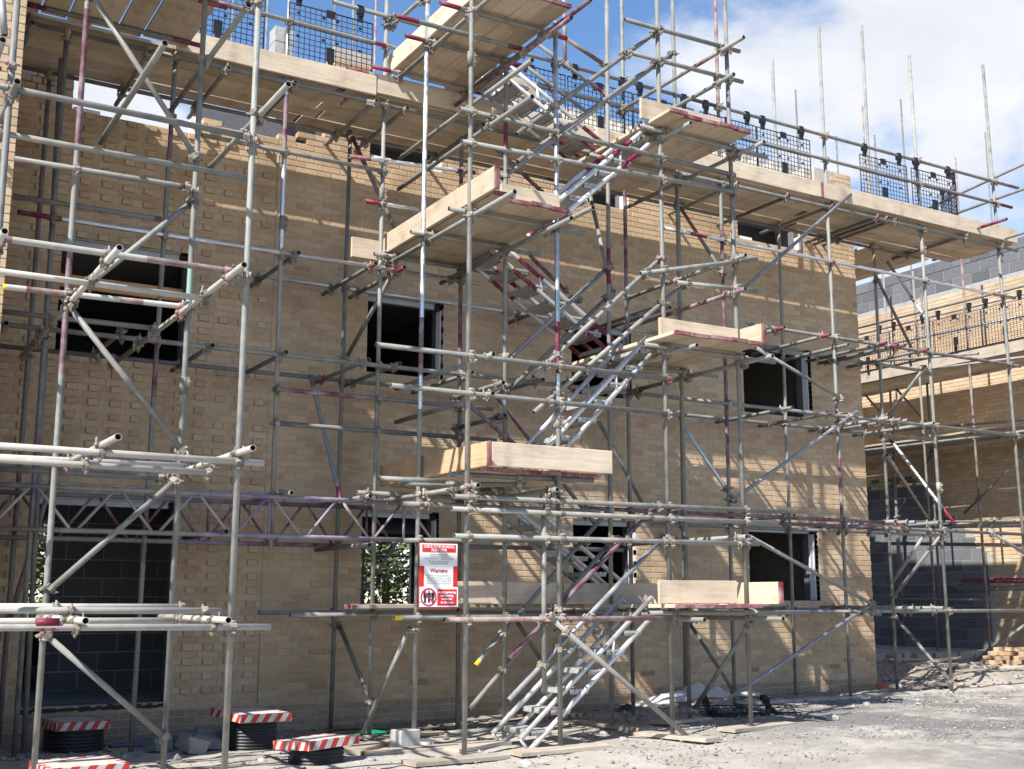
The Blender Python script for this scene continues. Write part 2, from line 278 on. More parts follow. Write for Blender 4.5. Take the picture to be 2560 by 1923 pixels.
TUBES=[
('F','standard',-11.221,-1.37,-0.2,-11.165,-1.37,6.75,'g',[(0.0,0.25,'g'),(0.25,0.33,'p'),(0.48,0.56,'p'),(0.83,0.88,'p')]),
('F','standard',-9.958,-1.37,1.701,-9.985,-1.37,8.4,'c',[(0,0.46,'g'),(0.62,0.72,'p')]),
('F','standard',-8.853,-0.35,-0.2,-8.812,-0.35,6.8,'d',0),
('F','standard',-8.849,-1.37,-0.2,-8.826,-1.37,8.6,'g',0),
('F','standard',-7.832,-1.37,-0.2,-7.848,-1.37,6.5,'d',[(0.55,0.95,'p')]),
('F','standard',-5.524,-1.37,-0.2,-5.517,-1.37,9.6,'d',[(0.55,0.72,'p')]),
('F','standard',-3.987,-1.37,-0.12,-3.928,-1.37,9.9,'g',[(0.3,0.62,'p'),(0.75,1,'q')]),
('F','standard',-3.937,-0.35,-0.2,-3.838,-0.35,6.7,'d',0),
('F','standard',-1.991,-0.35,-0.188,-1.937,-0.35,9.353,'g',0),
('F','standard',-2,-1.37,-0.15,-1.985,-1.37,9.424,'g',[(0.26,0.34,'p')]),
('F','standard',-0.033,-1.37,-0.12,-0.073,-1.37,9.448,'g',0),
('F','standard',0.024,-0.35,-0.138,0.059,-0.35,10.436,'g',0),
('F','standard',1.807,-1.37,-0.1,1.668,-1.37,9.719,'g',0),
('F','standard',-12.215,-0.35,-0.2,-12.209,-0.35,6.6,'d',[(0.35,0.4,'p')]),
('F','standard',-12.22,-1.37,-0.2,-12.224,-1.37,6.6,'d',[(0.38,0.44,'p')]),
('F','ledger',-12.6,-1.42,6.65,-6.4,-1.42,6.65,'g',0),
('F','ledger',-6.5,-1.42,6.65,2.1,-1.42,6.65,'g',0),
('F','ledger',-12.5,-0.3,6.68,-5.9,-0.3,6.68,'d',0),
('F','ledger',-6,-0.3,6.68,1.25,-0.3,6.68,'d',0),
('F','guard_rail',-11,-1.42,7.36,-4.9,-1.42,7.36,'g',[(0.0,0.06,'q'),(0.33,0.36,'r')]),
('F','guard_rail',-5,-1.42,7.36,2.05,-1.42,7.36,'g',[(0.93,1,'r')]),
('F','guard_rail',-9.5,-1.42,7.72,-4,-1.42,7.72,'g',0),
('F','guard_rail',-4.6,-1.42,7.72,2.25,-1.42,7.72,'g',[(0.02,0.1,'q'),(0.93,1,'q')]),
('F','ledger',-10.87,-1.42,5.87,-8.8,-1.42,5.87,'g',0),
('F','ledger',-4.95,-1.42,5.86,1.95,-1.42,5.86,'c',[(0.06,0.1,'r'),(0.92,1,'q')]),
('F','ledger',-12.55,-1.42,4.76,-7.6,-1.42,4.76,'c',[(0,0.08,'r')]),
('F','ledger',-3.6,-1.42,4.77,1.95,-1.42,4.77,'g',[(0.72,0.98,'q')]),
('F','ledger',-9.95,-0.3,4.8,-3.9,-0.3,4.8,'c',0),
('F','ledger',-4.2,-0.3,4.8,1.35,-0.3,4.8,'g',0),
('F','ledger',-12.7,-1.42,3.68,-5.4,-1.42,3.68,'g',0),
('F','ledger',-5.6,-1.42,3.68,2,-1.42,3.68,'g',0),
('F','ledger',-12.5,-0.3,3.7,-6.6,-0.3,3.7,'d',0),
('F','ledger',-6.9,-0.3,3.7,1.3,-0.3,3.7,'g',0),
('F','ledger',-9.97,-1.42,3.32,-7.45,-1.42,3.32,'d',[(0,0.5,'p')]),
('F','ledger',-10,-1.42,2.97,-7.4,-1.42,2.97,'d',0),
('F','ledger',-6.5,-1.42,2.18,2,-1.42,2.18,'g',[(0.35,0.62,'p')]),
('F','ledger',-4.4,-0.3,2.2,1.3,-0.3,2.2,'g',0),
('F','ledger',-6.2,-1.42,2.26,-1.2,-1.42,2.26,'p',0),
('F','ledger',-9.75,-1.42,1.06,-4.4,-1.42,1.06,'g',0),
('F','ledger',-3.6,-1.42,1.06,2,-1.42,1.06,'g',0),
('F','ledger',-9.7,-0.3,1.07,-4.3,-0.3,1.07,'g',0),
('F','ledger',-3.9,-0.3,1.08,1.4,-0.3,1.08,'d',0),
('F','transom',-3.123,-1.6,4.749,-3.123,-0.05,4.749,'g',[(0,0.12,'r')]),
('F','transom',-2.292,-1.6,4.75,-2.292,-0.05,4.75,'g',[(0,0.12,'r')]),
('F','transom',-1.959,-1.6,4.647,-1.959,-0.05,4.647,'g',[(0,0.03,'q')]),
('F','transom',-1.203,-1.6,4.758,-1.203,-0.05,4.758,'g',[(0,0.12,'r')]),
('F','transom',-0.968,-1.6,4.751,-0.968,-0.05,4.751,'g',[(0,0.12,'r')]),
('F','transom',-0.83,-1.6,4.762,-0.83,-0.05,4.762,'g',[(0,0.12,'r')]),
('F','transom',-0.343,-1.6,4.758,-0.343,-0.05,4.758,'g',[(0,0.12,'r')]),
('F','transom',-3.044,-1.6,3.683,-3.044,-0.08,3.683,'g',0),
('F','transom',-2.246,-1.6,3.686,-2.246,-0.08,3.686,'g',[(0,0.1,'q')]),
('F','transom',-1.243,-1.6,3.691,-1.243,-0.08,3.691,'g',0),
('F','transom',-0.994,-1.6,3.688,-0.994,-0.08,3.688,'g',[(0,0.3,'q')]),
('F','transom',-0.858,-1.6,3.688,-0.858,-0.08,3.688,'g',0),
('F','transom',-0.332,-1.6,3.684,-0.332,-0.08,3.684,'g',0),
('F','transom',-3.096,-1.6,2.276,-3.096,-0.08,2.276,'g',0),
('F','transom',-1.233,-1.6,2.265,-1.233,-0.08,2.265,'g',0),
('F','transom',-0.986,-1.6,2.267,-0.986,-0.08,2.267,'g',0),
('F','transom',-0.835,-1.6,2.268,-0.835,-0.08,2.268,'g',0),
('F','transom',-0.35,-1.6,2.273,-0.35,-0.08,2.273,'g',0),
('F','transom',-3.136,-1.6,1.104,-3.136,-0.08,1.104,'g',0),
('F','transom',-1.178,-1.6,1.104,-1.178,-0.08,1.104,'g',0),
('F','transom',-0.963,-1.6,1.104,-0.963,-0.08,1.104,'g',0),
('F','transom',-0.823,-1.6,1.103,-0.823,-0.08,1.103,'g',0),
('F','transom',-0.365,-1.6,1.102,-0.365,-0.08,1.102,'g',0),
('F','transom',-12.589,-1.6,3.656,-12.589,-0.08,3.656,'d',0),
('F','transom',-11.543,-1.6,3.737,-11.543,-0.08,3.737,'q',0),
('F','transom',-10.708,-1.6,3.661,-10.708,-0.08,3.661,'d',0),
('F','transom',-9.952,-1.6,3.675,-9.952,-0.08,3.675,'d',0),
('F','transom',-9.051,-1.6,3.689,-9.051,-0.08,3.689,'g',0),
('F','transom',-8.689,-1.6,3.684,-8.689,-0.08,3.684,'g',0),
('F','transom',-7.805,-1.6,3.679,-7.805,-0.08,3.679,'d',0),
('F','transom',-6.883,-1.6,3.688,-6.883,-0.08,3.688,'d',0),
('F','transom',-9.859,-1.6,4.734,-9.859,-0.08,4.734,'d',0),
('F','transom',-8.992,-1.6,4.751,-8.992,-0.08,4.751,'g',[(0,0.12,'r')]),
('F','transom',-8.656,-1.6,4.752,-8.656,-0.08,4.752,'g',[(0,0.12,'r')]),
('F','transom',-6.444,-1.6,4.715,-6.444,-0.08,4.715,'d',0),
('F','transom',-5.317,-1.6,4.717,-5.317,-0.08,4.717,'d',0),
('F','transom',-5.025,-1.6,4.774,-5.025,-0.08,4.774,'d',0),
('F','transom',-10.651,-1.5,6.627,-10.651,0,6.627,'d',0),
('F','transom',-9.924,-1.5,6.638,-9.924,0,6.638,'d',[(0,0.1,'r')]),
('F','transom',-8.982,-1.5,6.642,-8.982,0,6.642,'g',0),
('F','transom',-8.605,-1.5,6.64,-8.605,0,6.64,'d',0),
('F','transom',-7.634,-1.5,6.653,-7.634,0,6.653,'d',0),
('F','transom',-3.742,-1.5,6.664,-3.742,0,6.664,'g',0),
('F','transom',-2.832,-1.5,6.65,-2.832,0,6.65,'d',[(0,0.12,'r')]),
('F','transom',-1.988,-1.5,6.664,-1.988,0,6.664,'d',[(0,0.12,'r')]),
('F','transom',-1.074,-1.5,6.658,-1.074,0,6.658,'d',[(0,0.12,'r')]),
('F','transom',-0.89,-1.5,6.668,-0.89,0,6.668,'d',[(0,0.12,'r')]),
('F','transom',-0.7,-1.5,6.681,-0.7,0,6.681,'d',[(0,0.12,'r')]),
('F','transom',0.869,-1.5,6.699,0.869,0,6.699,'d',0),
('F','transom',1.102,-2,6.844,1.102,-0.2,6.844,'g',[(0,0.25,'r')]),
('F','transom',-12.562,-1.5,6.621,-12.562,0,6.621,'d',0),
('F','transom',-11.458,-1.5,6.602,-11.458,0,6.602,'d',0),
('F','transom',-9.846,-1.6,2.255,-9.846,-0.1,2.255,'g',0),
('F','transom',-10.491,-1.6,1.853,-10.491,-0.1,1.853,'d',0),
('F','transom',-8.995,-1.6,2.262,-8.995,-0.1,2.262,'g',0),
('F','transom',-8.99,-1.6,1.762,-8.99,-0.1,1.762,'d',0),
('F','brace',-1.596,-1.45,6.912,-5.198,-3.15,4.638,'g',0),
('F','brace',-3.5,-1.45,4.461,-1.924,-1.45,3.895,'g',0),
('F','brace',-1.722,-1.47,3.753,-4.031,-1.47,2.425,'b',0),
('F','brace',-5.213,-3.1,1.883,-1.603,-1.45,1.156,'g',0),
('F','brace',-1.593,-1.45,1.164,-4.772,-1.75,-0.098,'b',0),
('F','brace',-3.79,-0.3,0.903,-3.936,-1.3,0.103,'d',0),
('F','brace',-8.787,-0.35,0.932,-8.81,-1.3,0.181,'d',0),
('F','brace',-7.054,-1.31,0.959,-6.704,-1.31,0.489,'d',0),
('F','brace',-8.799,-0.4,3.963,-8.669,-1.3,4.734,'g',0),
('F','brace',-9.243,-0.42,3.696,-9.186,-1.3,2.194,'b',[(0,0.1,'q'),(0.88,0.98,'r')]),
('F','brace',-8.804,-0.4,6.632,-8.638,-1.3,5.278,'g',[(0.0,0.35,'p')]),
('F','brace',-5.976,-1.27,6.145,-6.33,-2.2,4.65,'g',0),
('F','brace',-3.853,-0.4,6.632,-3.882,-1.3,5.442,'g',0),
('F','brace',-4.609,-1.31,3.334,-3.839,-1.31,2.455,'c',[(0.85,1,'q')]),
('F','brace',-5.318,-0.45,3.469,-4.641,-0.45,2.441,'d',0),
('F','brace',-0.005,-0.41,6.188,0.742,-0.41,5.06,'q',0),
('F','brace',0.172,-0.5,6.412,0.037,-1.3,5.289,'c',[(0.0,0.2,'q'),(0.6,0.75,'q')]),
('F','brace',0.123,-0.41,3.609,0.108,-1.5,2.273,'c',[(0,0.05,'r'),(0.83,1,'r')]),
('F','brace',-0.029,-0.45,3.37,1.853,0.45,2.545,'g',0),
('F','brace',-0.155,-1.37,4.562,0.13,-0.35,3.965,'g',0),
('F','brace',-0.04,-1.37,2.127,0.007,-0.4,1.263,'g',0),
('F','brace',0.205,-0.87,2.172,-0.054,-0.45,1.469,'g',0),
('F','brace',0.07,-0.35,0.952,-0.038,-1.37,0.08,'g',0),
('F','brace',0.885,-1.43,2.219,1.793,-1.43,1.86,'g',0),
('S','standard',-8.775,-3.27,-0.17,-8.751,-3.27,8.6,'g',[(0.92,0.95,'q')]),
('S','standard',-7.762,-3.27,-0.16,-7.771,-3.27,8.5,'c',[(0,0.37,'g'),(0.41,0.47,'r')]),
('S','standard',-6.447,-3.27,-0.11,-6.433,-3.27,8.6,'g',0),
('S','standard',-5.427,-3.27,-0.08,-5.453,-3.27,8.7,'g',0),
('S','standard',-8.804,-2.31,-0.17,-8.77,-2.31,8.4,'c',[(0,0.38,'g'),(0.42,0.49,'p')]),
('S','standard',-7.806,-2.31,-0.17,-7.802,-2.31,7.05,'g',[(0.86,0.92,'r')]),
('S','standard',-6.497,-2.31,-0.09,-6.425,-2.31,8.175,'g',[(0.58,0.63,'r')]),
('S','standard',-5.454,-2.31,-0.07,-5.438,-2.31,8.449,'g',0),
('S','standard',-7.937,-3.27,0.356,-7.933,-3.27,2.186,'g',0),
('S','standard',-6.399,-1.37,7.738,-6.41,-1.37,8.618,'q',0),
('S','guard_rail',-9.734,-3.32,3.455,-6.384,-3.32,3.459,'g',0),
('S','guard_rail',-9.578,-3.32,3.098,-6.313,-3.32,3.092,'g',0),
('S','guard_rail',-8.907,-3.32,5.881,-5.48,-3.32,5.868,'g',0),
('S','guard_rail',-8.878,-3.32,5.551,-5.444,-3.32,5.665,'g',0),
('S','guard_rail',-6.914,-3.32,7.342,-5.299,-3.32,7.378,'g',0),
('S','guard_rail',-6.897,-3.32,6.974,-5.269,-3.32,7.013,'g',0),
('S','guard_rail',-6.771,-3.32,4.54,-5.157,-3.32,4.94,'g',0),
('S','guard_rail',-6.3,-3.32,4.511,-5.175,-3.32,4.57,'g',0),
('S','ledger',-8.95,-3.32,2.02,-5,-3.32,2.02,'g',0),
('S','ledger',-8.92,-3.32,1.777,-5.283,-3.32,1.792,'g',0),
('S','ledger',-9.016,-3.32,1.033,-6.31,-3.32,1.032,'q',0),
('S','ledger',-8.926,-3.32,2.133,-4.895,-3.32,2.146,'g',0),
('S','ledger',-8.997,-2.36,2.132,-6.653,-2.36,2.143,'g',0),
('S','ledger',-8.982,-2.36,1.775,-6.436,-2.36,1.844,'g',0),
('S','ledger',-9.055,-2.36,1.038,-6.574,-2.36,1.037,'g',[(0,0.03,'y')]),
('S','ledger',-8.236,-1.42,1.778,-5.674,-1.42,1.787,'d',0),
('S','transom',-9.05,-3.15,7.03,-7.55,-3.15,7.03,'g',[(0,0.15,'r'),(0.85,1,'r')]),
('S','transom',-9.05,-2.35,7.03,-7.55,-2.35,7.03,'g',[(0,0.15,'r'),(0.85,1,'r')]),
('S','transom',-9.05,-1.5,7.03,-7.55,-1.5,7.03,'g',[(0,0.15,'r'),(0.85,1,'r')]),
('S','transom',-8.95,-3.2,4.9,-7.4,-3.2,4.9,'g',0),
('S','transom',-8.95,-2.36,4.9,-7.4,-2.36,4.9,'g',0),
('S','transom',-8.95,-1.45,4.9,-7.4,-1.45,4.9,'g',0),
('S','transom',-9.505,-2.941,2.3,-8.865,-3.021,2.3,'g',0),
('S','transom',-8.857,-3.077,2.36,-7.371,-3.285,2.36,'g',0),
('S','transom',-9.173,-2.67,2.29,-8.09,-3.206,2.29,'g',0),
('S','transom',-9.1,-1.5,2.3,-6.6,-1.5,2.3,'g',0),
('S','transom',-6.75,-3.32,6.17,-4.95,-3.32,6.17,'g',0),
('S','transom',-6.75,-2.36,6.17,-4.95,-2.36,6.17,'g',0),
('S','transom',-6.75,-3.32,3.79,-4.95,-3.32,3.79,'g',0),
('S','transom',-6.75,-2.36,3.79,-4.95,-2.36,3.79,'g',0),
('S','transom',-6.75,-3.32,1.08,-4.6,-3.32,1.08,'g',0),
('S','transom',-6.75,-2.36,1.08,-4.6,-2.36,1.08,'g',0),
('S','ledger',-8.72,-4.05,6.97,-8.72,-1.2,6.97,'g',0),
('S','ledger',-7.86,-4.05,6.97,-7.86,-1.2,6.97,'g',[(0,0.3,'p')]),
('S','ledger',-8.72,-4.05,4.85,-8.72,-1.2,4.85,'g',0),
('S','ledger',-7.86,-4.05,4.85,-7.86,-1.2,4.85,'g',0),
('S','ledger',-8.72,-3.4,2.24,-8.72,-1.2,2.24,'g',0),
('S','ledger',-7.86,-3.4,2.24,-7.86,-1.2,2.24,'g',0),
('S','ledger',-6.4,-3.75,6.12,-6.4,-1.2,6.12,'g',0),
('S','ledger',-5.38,-3.75,6.12,-5.38,-1.2,6.12,'g',0),
('S','ledger',-6.4,-3.75,3.74,-6.4,-1.2,3.74,'g',0),
('S','ledger',-5.38,-3.75,3.74,-5.38,-1.2,3.74,'g',0),
('S','ledger',-6.4,-3.75,1.02,-6.4,-1.2,1.02,'g',0),
('S','ledger',-5.38,-3.75,1.02,-5.38,-1.2,1.02,'g',0),
('S','guard_rail',-8.561,-4.1,6.145,-8.561,-1.2,6.145,'g',0),
('S','guard_rail',-8.561,-4.1,5.784,-8.561,-1.2,5.784,'g',0),
('S','guard_rail',-8.592,-3.45,3.467,-8.592,-1.3,3.467,'g',0),
('S','guard_rail',-8.587,-3.43,3.1,-8.587,-1.3,3.1,'g',0),
('S','guard_rail',-5.573,-3.7,7.319,-5.573,-1.3,7.319,'g',[(0.25,0.45,'q')]),
('S','guard_rail',-5.646,-3.6,6.905,-5.646,-1.3,6.905,'g',0),
('S','guard_rail',-5.48,-3.5,4.89,-5.48,-1.3,4.89,'g',0),
('S','guard_rail',-5.501,-3.5,4.51,-5.501,-1.3,4.51,'p',0),
('S','guard_rail',-5.559,-3.45,1.856,-5.559,-1.4,1.856,'g',0),
('S','ledger',-8.007,-3.9,4.763,-8.007,-1.2,4.763,'g',0),
('S','guard_rail',-7.905,-2.45,3.42,-7.905,-1.3,3.42,'d',0),
('S','guard_rail',-7.885,-2.45,3.078,-7.885,-1.3,3.078,'d',0),
('S','ledger',-7.986,-3.9,6.82,-7.986,-1.2,6.82,'p',0),
('S','handrail',-7.702,-2.26,3.744,-6.372,-2.26,4.972,'b',0),
('S','handrail',-7.757,-2.26,3.362,-6.393,-2.26,4.607,'g',0),
('S','handrail',-8.047,-3.27,3.337,-6.433,-3.22,4.773,'g',0),
('S','handrail',-8.011,-3.22,2.994,-6.091,-3.22,4.56,'g',0),
('S','handrail',-8.205,-3.22,5.803,-6.439,-3.22,7.347,'g',0),
('S','handrail',-7.8,-2.26,5.729,-5.456,-2.26,7.745,'b',0),
('S','handrail',-8.194,-3.22,5.513,-6.435,-3.22,6.988,'g',0),
('S','handrail',-8.11,-2.26,0.565,-6.432,-2.26,2.206,'g',[(0,0.03,'y')]),
('S','handrail',-8.178,-2.26,0.144,-6.438,-2.26,1.831,'g',0),
('S','handrail',-8.288,-3.22,0.672,-6.587,-3.22,2.128,'p',0),
('S','handrail',-8.293,-3.22,0.304,-6.475,-3.22,1.833,'b',0),
('S','handrail',-8.259,-2.31,3.197,-7.652,-2.31,2.784,'p',0),
('S','handrail',-7.426,-1.47,3.451,-6.107,-1.47,2.079,'d',[(0,0.35,'p')]),
('S','handrail',-6.982,-1.47,5.177,-6.482,-1.47,4.817,'p',0),
('S','handrail',-6.872,-1.47,7.867,-5.882,-1.47,7.446,'g',[(0.75,0.95,'r')]),
('S','handrail',-7.015,-2.31,7.538,-6.472,-2.31,7.344,'q',0),
('S','handrail',-7.028,-1.47,7.534,-6.146,-1.47,7.138,'g',0),
('S','handrail',-7.451,-1.42,6.449,-6.737,-1.42,5.982,'p',0),
('S','brace',-8.871,-2.31,0.925,-9,-1.49,-0.171,'g',0),
('S','brace',-5.443,-3.27,0.913,-5.393,-2.31,0.02,'g',0),
('S','brace',-7.936,-3.37,1.051,-6.298,-3.45,-0.178,'g',0),
('S','brace',-8.776,-1.42,7.623,-8.847,-2.31,7.505,'g',0),
('S','guard_rail',-9.459,-3,6.848,-7.997,-3,6.857,'g',[(0,0.17,'r'),(0.87,1,'r')]),
('S','guard_rail',-9.255,-1.42,5.963,-7.7,-1.42,6.073,'c',[(0,0.16,'r'),(0.85,1,'r')]),
('S','guard_rail',-9.059,-1.42,5.49,-8.405,-1.42,5.496,'c',[(0,0.28,'r')]),
('S','ledger',-9.315,-1.43,6.966,-7.919,-1.43,6.983,'c',[(0,0.18,'r')]),
('S','ledger',-9.234,-1.35,6.934,-8,-1.35,6.947,'g',[(0,0.18,'r')]),
('L','standard',-12.981,-4.2,-0.2,-13.004,-4.2,7.4,'g',0),
('L','standard',-12.298,-2.9,-0.2,-12.306,-2.9,7.4,'g',[(0.2,0.3,'g'),(0.42,0.56,'p'),(0.68,0.84,'p'),(0.93,0.97,'q')]),
('L','standard',-11.321,-2.9,-0.2,-11.297,-2.9,7.4,'g',[(0.5,0.56,'n')]),
('L','standard',-11.226,-4.2,-0.2,-11.21,-4.2,7.4,'g',0),
('L','brace',-13.095,-4.1,5.544,-13.051,-4.1,5.232,'b',0),
('L','brace',-12.28,-2.96,6.296,-11.337,-2.96,5.038,'g',0),
('L','brace',-11.282,-4.14,5.93,-11.213,-1.47,6.028,'g',0),
('L','transom',-11.163,-4.85,5,-11.163,-2.7,5,'g',0),
('L','transom',-12.084,-4.85,5.095,-12.084,-2.7,5.095,'g',0),
('L','transom',-12.986,-4.5,4.731,-12.986,-2.5,4.731,'g',0),
('L','transom',-13.11,-4.6,4.964,-13.11,-2.6,4.964,'g',0),
('L','brace',-11.325,-2.84,4.638,-12.275,-2.84,3.633,'g',0),
('L','ledger',-13.627,-4.25,4.774,-11.288,-4.25,4.772,'g',0),
('L','ledger',-13.587,-3.7,4.637,-11.077,-3.7,4.64,'g',0),
('L','ledger',-12.789,-2.95,4.724,-11.381,-2.95,4.741,'g',[(0.95,1,'p')]),
('L','ledger',-12.685,-2.2,4.652,-11.415,-2.2,4.659,'g',[(0.95,1,'p')]),
('L','ledger',-13.447,-4.25,3.669,-11.303,-4.25,3.671,'w',[(0.02,0.25,'q'),(0.68,0.95,'q')]),
('L','ledger',-13.509,-3.7,3.58,-11.385,-3.7,3.573,'w',0),
('L','ledger',-12.799,-2.95,3.652,-11.34,-2.95,3.674,'w',[(0,0.02,'y'),(0.12,0.32,'q'),(0.62,0.75,'q'),(0.96,1,'q')]),
('L','ledger',-12.694,-2,3.666,-11.354,-2,3.672,'g',0),
('L','transom',-11.379,-4.65,3.619,-11.379,-0.3,3.619,'w',0),
('L','transom',-12.266,-4.65,3.612,-12.266,-0.4,3.612,'w',0),
('L','transom',-13,-4.6,3.624,-13,-2.6,3.624,'w',0),
('L','brace',-12.286,-2.96,3.552,-11.271,-2.96,2.387,'g',0),
('L','ledger',-13.382,-4.25,2.232,-11.04,-4.25,2.219,'w',0),
('L','ledger',-13.408,-3.7,2.2,-11.294,-3.7,2.184,'w',0),
('L','ledger',-13.348,-3.2,2.263,-11.364,-3.2,2.282,'w',0),
('L','ledger',-12.631,-2.3,2.273,-11.311,-2.3,2.265,'g',0),
('L','transom',-12.219,-4.75,2.279,-12.219,-2.4,2.279,'w',0),
('L','transom',-11.241,-4.6,2.285,-11.241,-1.9,2.285,'w',0),
('L','brace',-11.365,-2.96,2.178,-12.276,-2.96,1.291,'g',0),
('L','ledger',-13.269,-4,1.139,-11.241,-4,1.127,'w',0),
('L','ledger',-13.294,-4.25,1.03,-10.941,-4.25,1.011,'w',[(0.12,0.21,'r')]),
('L','ledger',-13.172,-3.3,1.052,-11.309,-3.3,1.047,'w',0),
('L','ledger',-13.192,-3.4,1.16,-11.373,-3.4,1.153,'w',0),
('L','transom',-12.312,-4.55,1.071,-12.312,-2.7,1.071,'w',[(0,0.2,'w'),(0.8,1,'q')]),
('L','transom',-11.366,-4.6,1.068,-11.366,-2.7,1.068,'w',0),
('L','brace',-12.28,-2.96,0.931,-11.339,-2.96,0.121,'g',0),
('L','standard',-12.1,-1.1,-0.15,-12.221,-1.1,6.5,'d',0),
('L','brace',-12.268,-0.9,1.046,-11.933,-0.9,2.617,'d',[(0,1,'q')]),
('R','standard',4.6,2.702,0.1,4.6,2.739,7.7,'g',0),
('R','standard',4.6,1.54,0.1,4.6,1.573,9,'q',0),
('R','standard',5.6,4.369,0.1,5.6,4.37,8.2,'g',0),
('R','standard',5.6,3.406,0.1,5.6,3.39,7.5,'d',0),
('R','standard',5.6,4.452,0.1,5.6,4.353,5,'d',0),
('R','guard_rail',4.6,6.197,6.694,4.6,-0.722,6.668,'b',0),
('R','guard_rail',4.6,6.201,6.377,4.6,-0.687,6.257,'b',0),
('R','guard_rail',3.9,4.058,6.617,3.9,-1.229,6.606,'g',0),
('R','ledger',4.6,5.202,5.837,4.6,-0.619,5.455,'g',0),
('R','ledger',5.6,5.101,5.902,5.6,2.113,5.61,'d',0),
('R','ledger',3.4,2.579,5.706,3.4,0.425,5.465,'g',0),
('R','ledger',3.4,2.408,4.343,3.4,-2.213,4.069,'g',0),
('R','ledger',4.6,5.537,4.258,4.6,-0.503,4.173,'g',0),
('R','ledger',5.6,5.114,4.48,5.6,1.764,4.287,'d',0),
('R','ledger',4.6,5.215,2.685,4.6,-0.353,2.462,'g',0),
('R','ledger',5.6,5.227,2.86,5.6,1.569,2.677,'d',0),
('R','ledger',4.6,3.579,1.221,4.6,0.872,1.213,'g',0),
('R','ledger',5.6,2.958,1.414,5.6,1.475,1.404,'g',0),
('R','ledger',5.6,5.042,1.496,5.6,2.927,1.506,'d',0),
('R','ledger',5.2,2.529,1.566,5.2,1.056,1.529,'r',0),
('R','ledger',5.35,2.669,1.612,5.35,1.16,1.586,'r',0),
('R','ledger',5.5,2.97,1.457,5.5,1.28,1.461,'g',0),
('R','brace',4.6,0.535,3.754,4.6,1.9,2.812,'g',0),
('R','brace',4.6,0.766,0.794,4.6,1.946,0.083,'g',[(0.85,1,'q')]),
('R','brace',5.6,4.447,5.908,5.6,3.509,4.823,'d',0),
('R','brace',5.6,3.325,4.231,5.6,4.391,2.919,'d',0),
('R','brace',5.6,5.117,5.679,5.6,4.641,5.145,'d',0),
('R','guard_rail',1.75,0.314,7.66,1.75,-2.574,7.936,'g',0),
('R','guard_rail',1.75,0.335,7.425,1.75,-2.54,7.495,'g',0),
('R','ledger',1.75,-0.079,6.787,1.75,-2.478,6.786,'g',0),
('K','standard',8.562,9.7,0,8.562,9.7,15.209,'d',0),
('K','standard',10.061,9.7,0,10.061,9.7,14.161,'d',0),
('K','standard',11.628,9.7,0,11.628,9.7,14.513,'d',0),
('K','standard',12.838,9.7,0,12.838,9.7,15.902,'d',0),
('K','standard',15.13,9.7,0,15.13,9.7,14.514,'q',0),
('K','standard',11.192,9.7,0,11.192,9.7,15.359,'q',0),
('K','standard',16.634,9.7,0,16.634,9.7,15.667,'d',0),
('K','standard',-5.12,9.7,0,-5.12,9.7,14.808,'d',0),
('K','standard',-4.695,9.7,0,-4.695,9.7,14.931,'d',0),
('K','standard',-4.157,9.7,0,-4.157,9.7,15.088,'q',0),
('K','standard',-6.638,9.7,0,-6.638,9.7,14.366,'d',0),
('K','standard',-7.377,9.7,0,-7.377,9.7,13.724,'d',0),
('K','guard_rail',-9,9.75,7.7,9,9.75,7.7,'g',0),
('K','guard_rail',-9,9.75,2.1,9,9.75,2.1,'g',0),
('K','ledger',-9,9.75,1,9,9.75,1,'g',0),
('K','brace',-5,9.65,0.2,-3.4,9.65,2.4,'g',0),
('K','standard',-4.15,9.7,-0.1,-4.15,9.7,4,'g',0),
('K','standard',-10.1,9.7,-0.1,-10.1,9.7,4,'g',0),
('K','guard_rail',-14,9.75,1.9,-9,9.75,1.9,'g',0),
]

def seg_close(a0,a1,b0,b1):
    d1=a1-a0; d2=b1-b0; r=a0-b0; a=d1.dot(d1); e=d2.dot(d2); f=d2.dot(r); c=d1.dot(r); b=d1.dot(d2); den=a*e-b*b
    s=min(1,max(0,(b*f-c*e)/den)) if den>1e-9 else 0
    t=(b*s+f)/e
    if t<0: t=0; s=min(1,max(0,-c/a))
    elif t>1: t=1; s=min(1,max(0,(b-c)/a))
    return a0+d1*s,b0+d2*t,s,t

def wloc(o):
    v=Vector((0,0,0))
    while o: v+=o.location; o=o.parent
    return v
def wobj(name,bm,mats,parent=None,smooth=False):          # geometry given in world coordinates
    if parent: bmesh.ops.translate(bm,verts=bm.verts,vec=-wloc(parent))
    return obj(name,bm,mats,parent,smooth)
def sm(a,b,x):
    t=min(1,max(0,(x-a)/(b-a))); return t*t*(3-2*t)
def gz(x,y):
    z=-.2+.028*(x+8.8); z=min(-.06,max(-.225,z))
    z=z*(1-sm(6,20,abs(x-2)))-.1*sm(6,20,abs(x-2))
    if y<-3.4: z-=.022*min(8,-3.4-y)
    z-=.03*sm(-1.4,-.4,y)*(1-sm(.2,1.2,x))
    z+=.20*sm(-1.1,-.45,y)*sm(.8,1.9,x)*(1-sm(7,9,y))
    return z
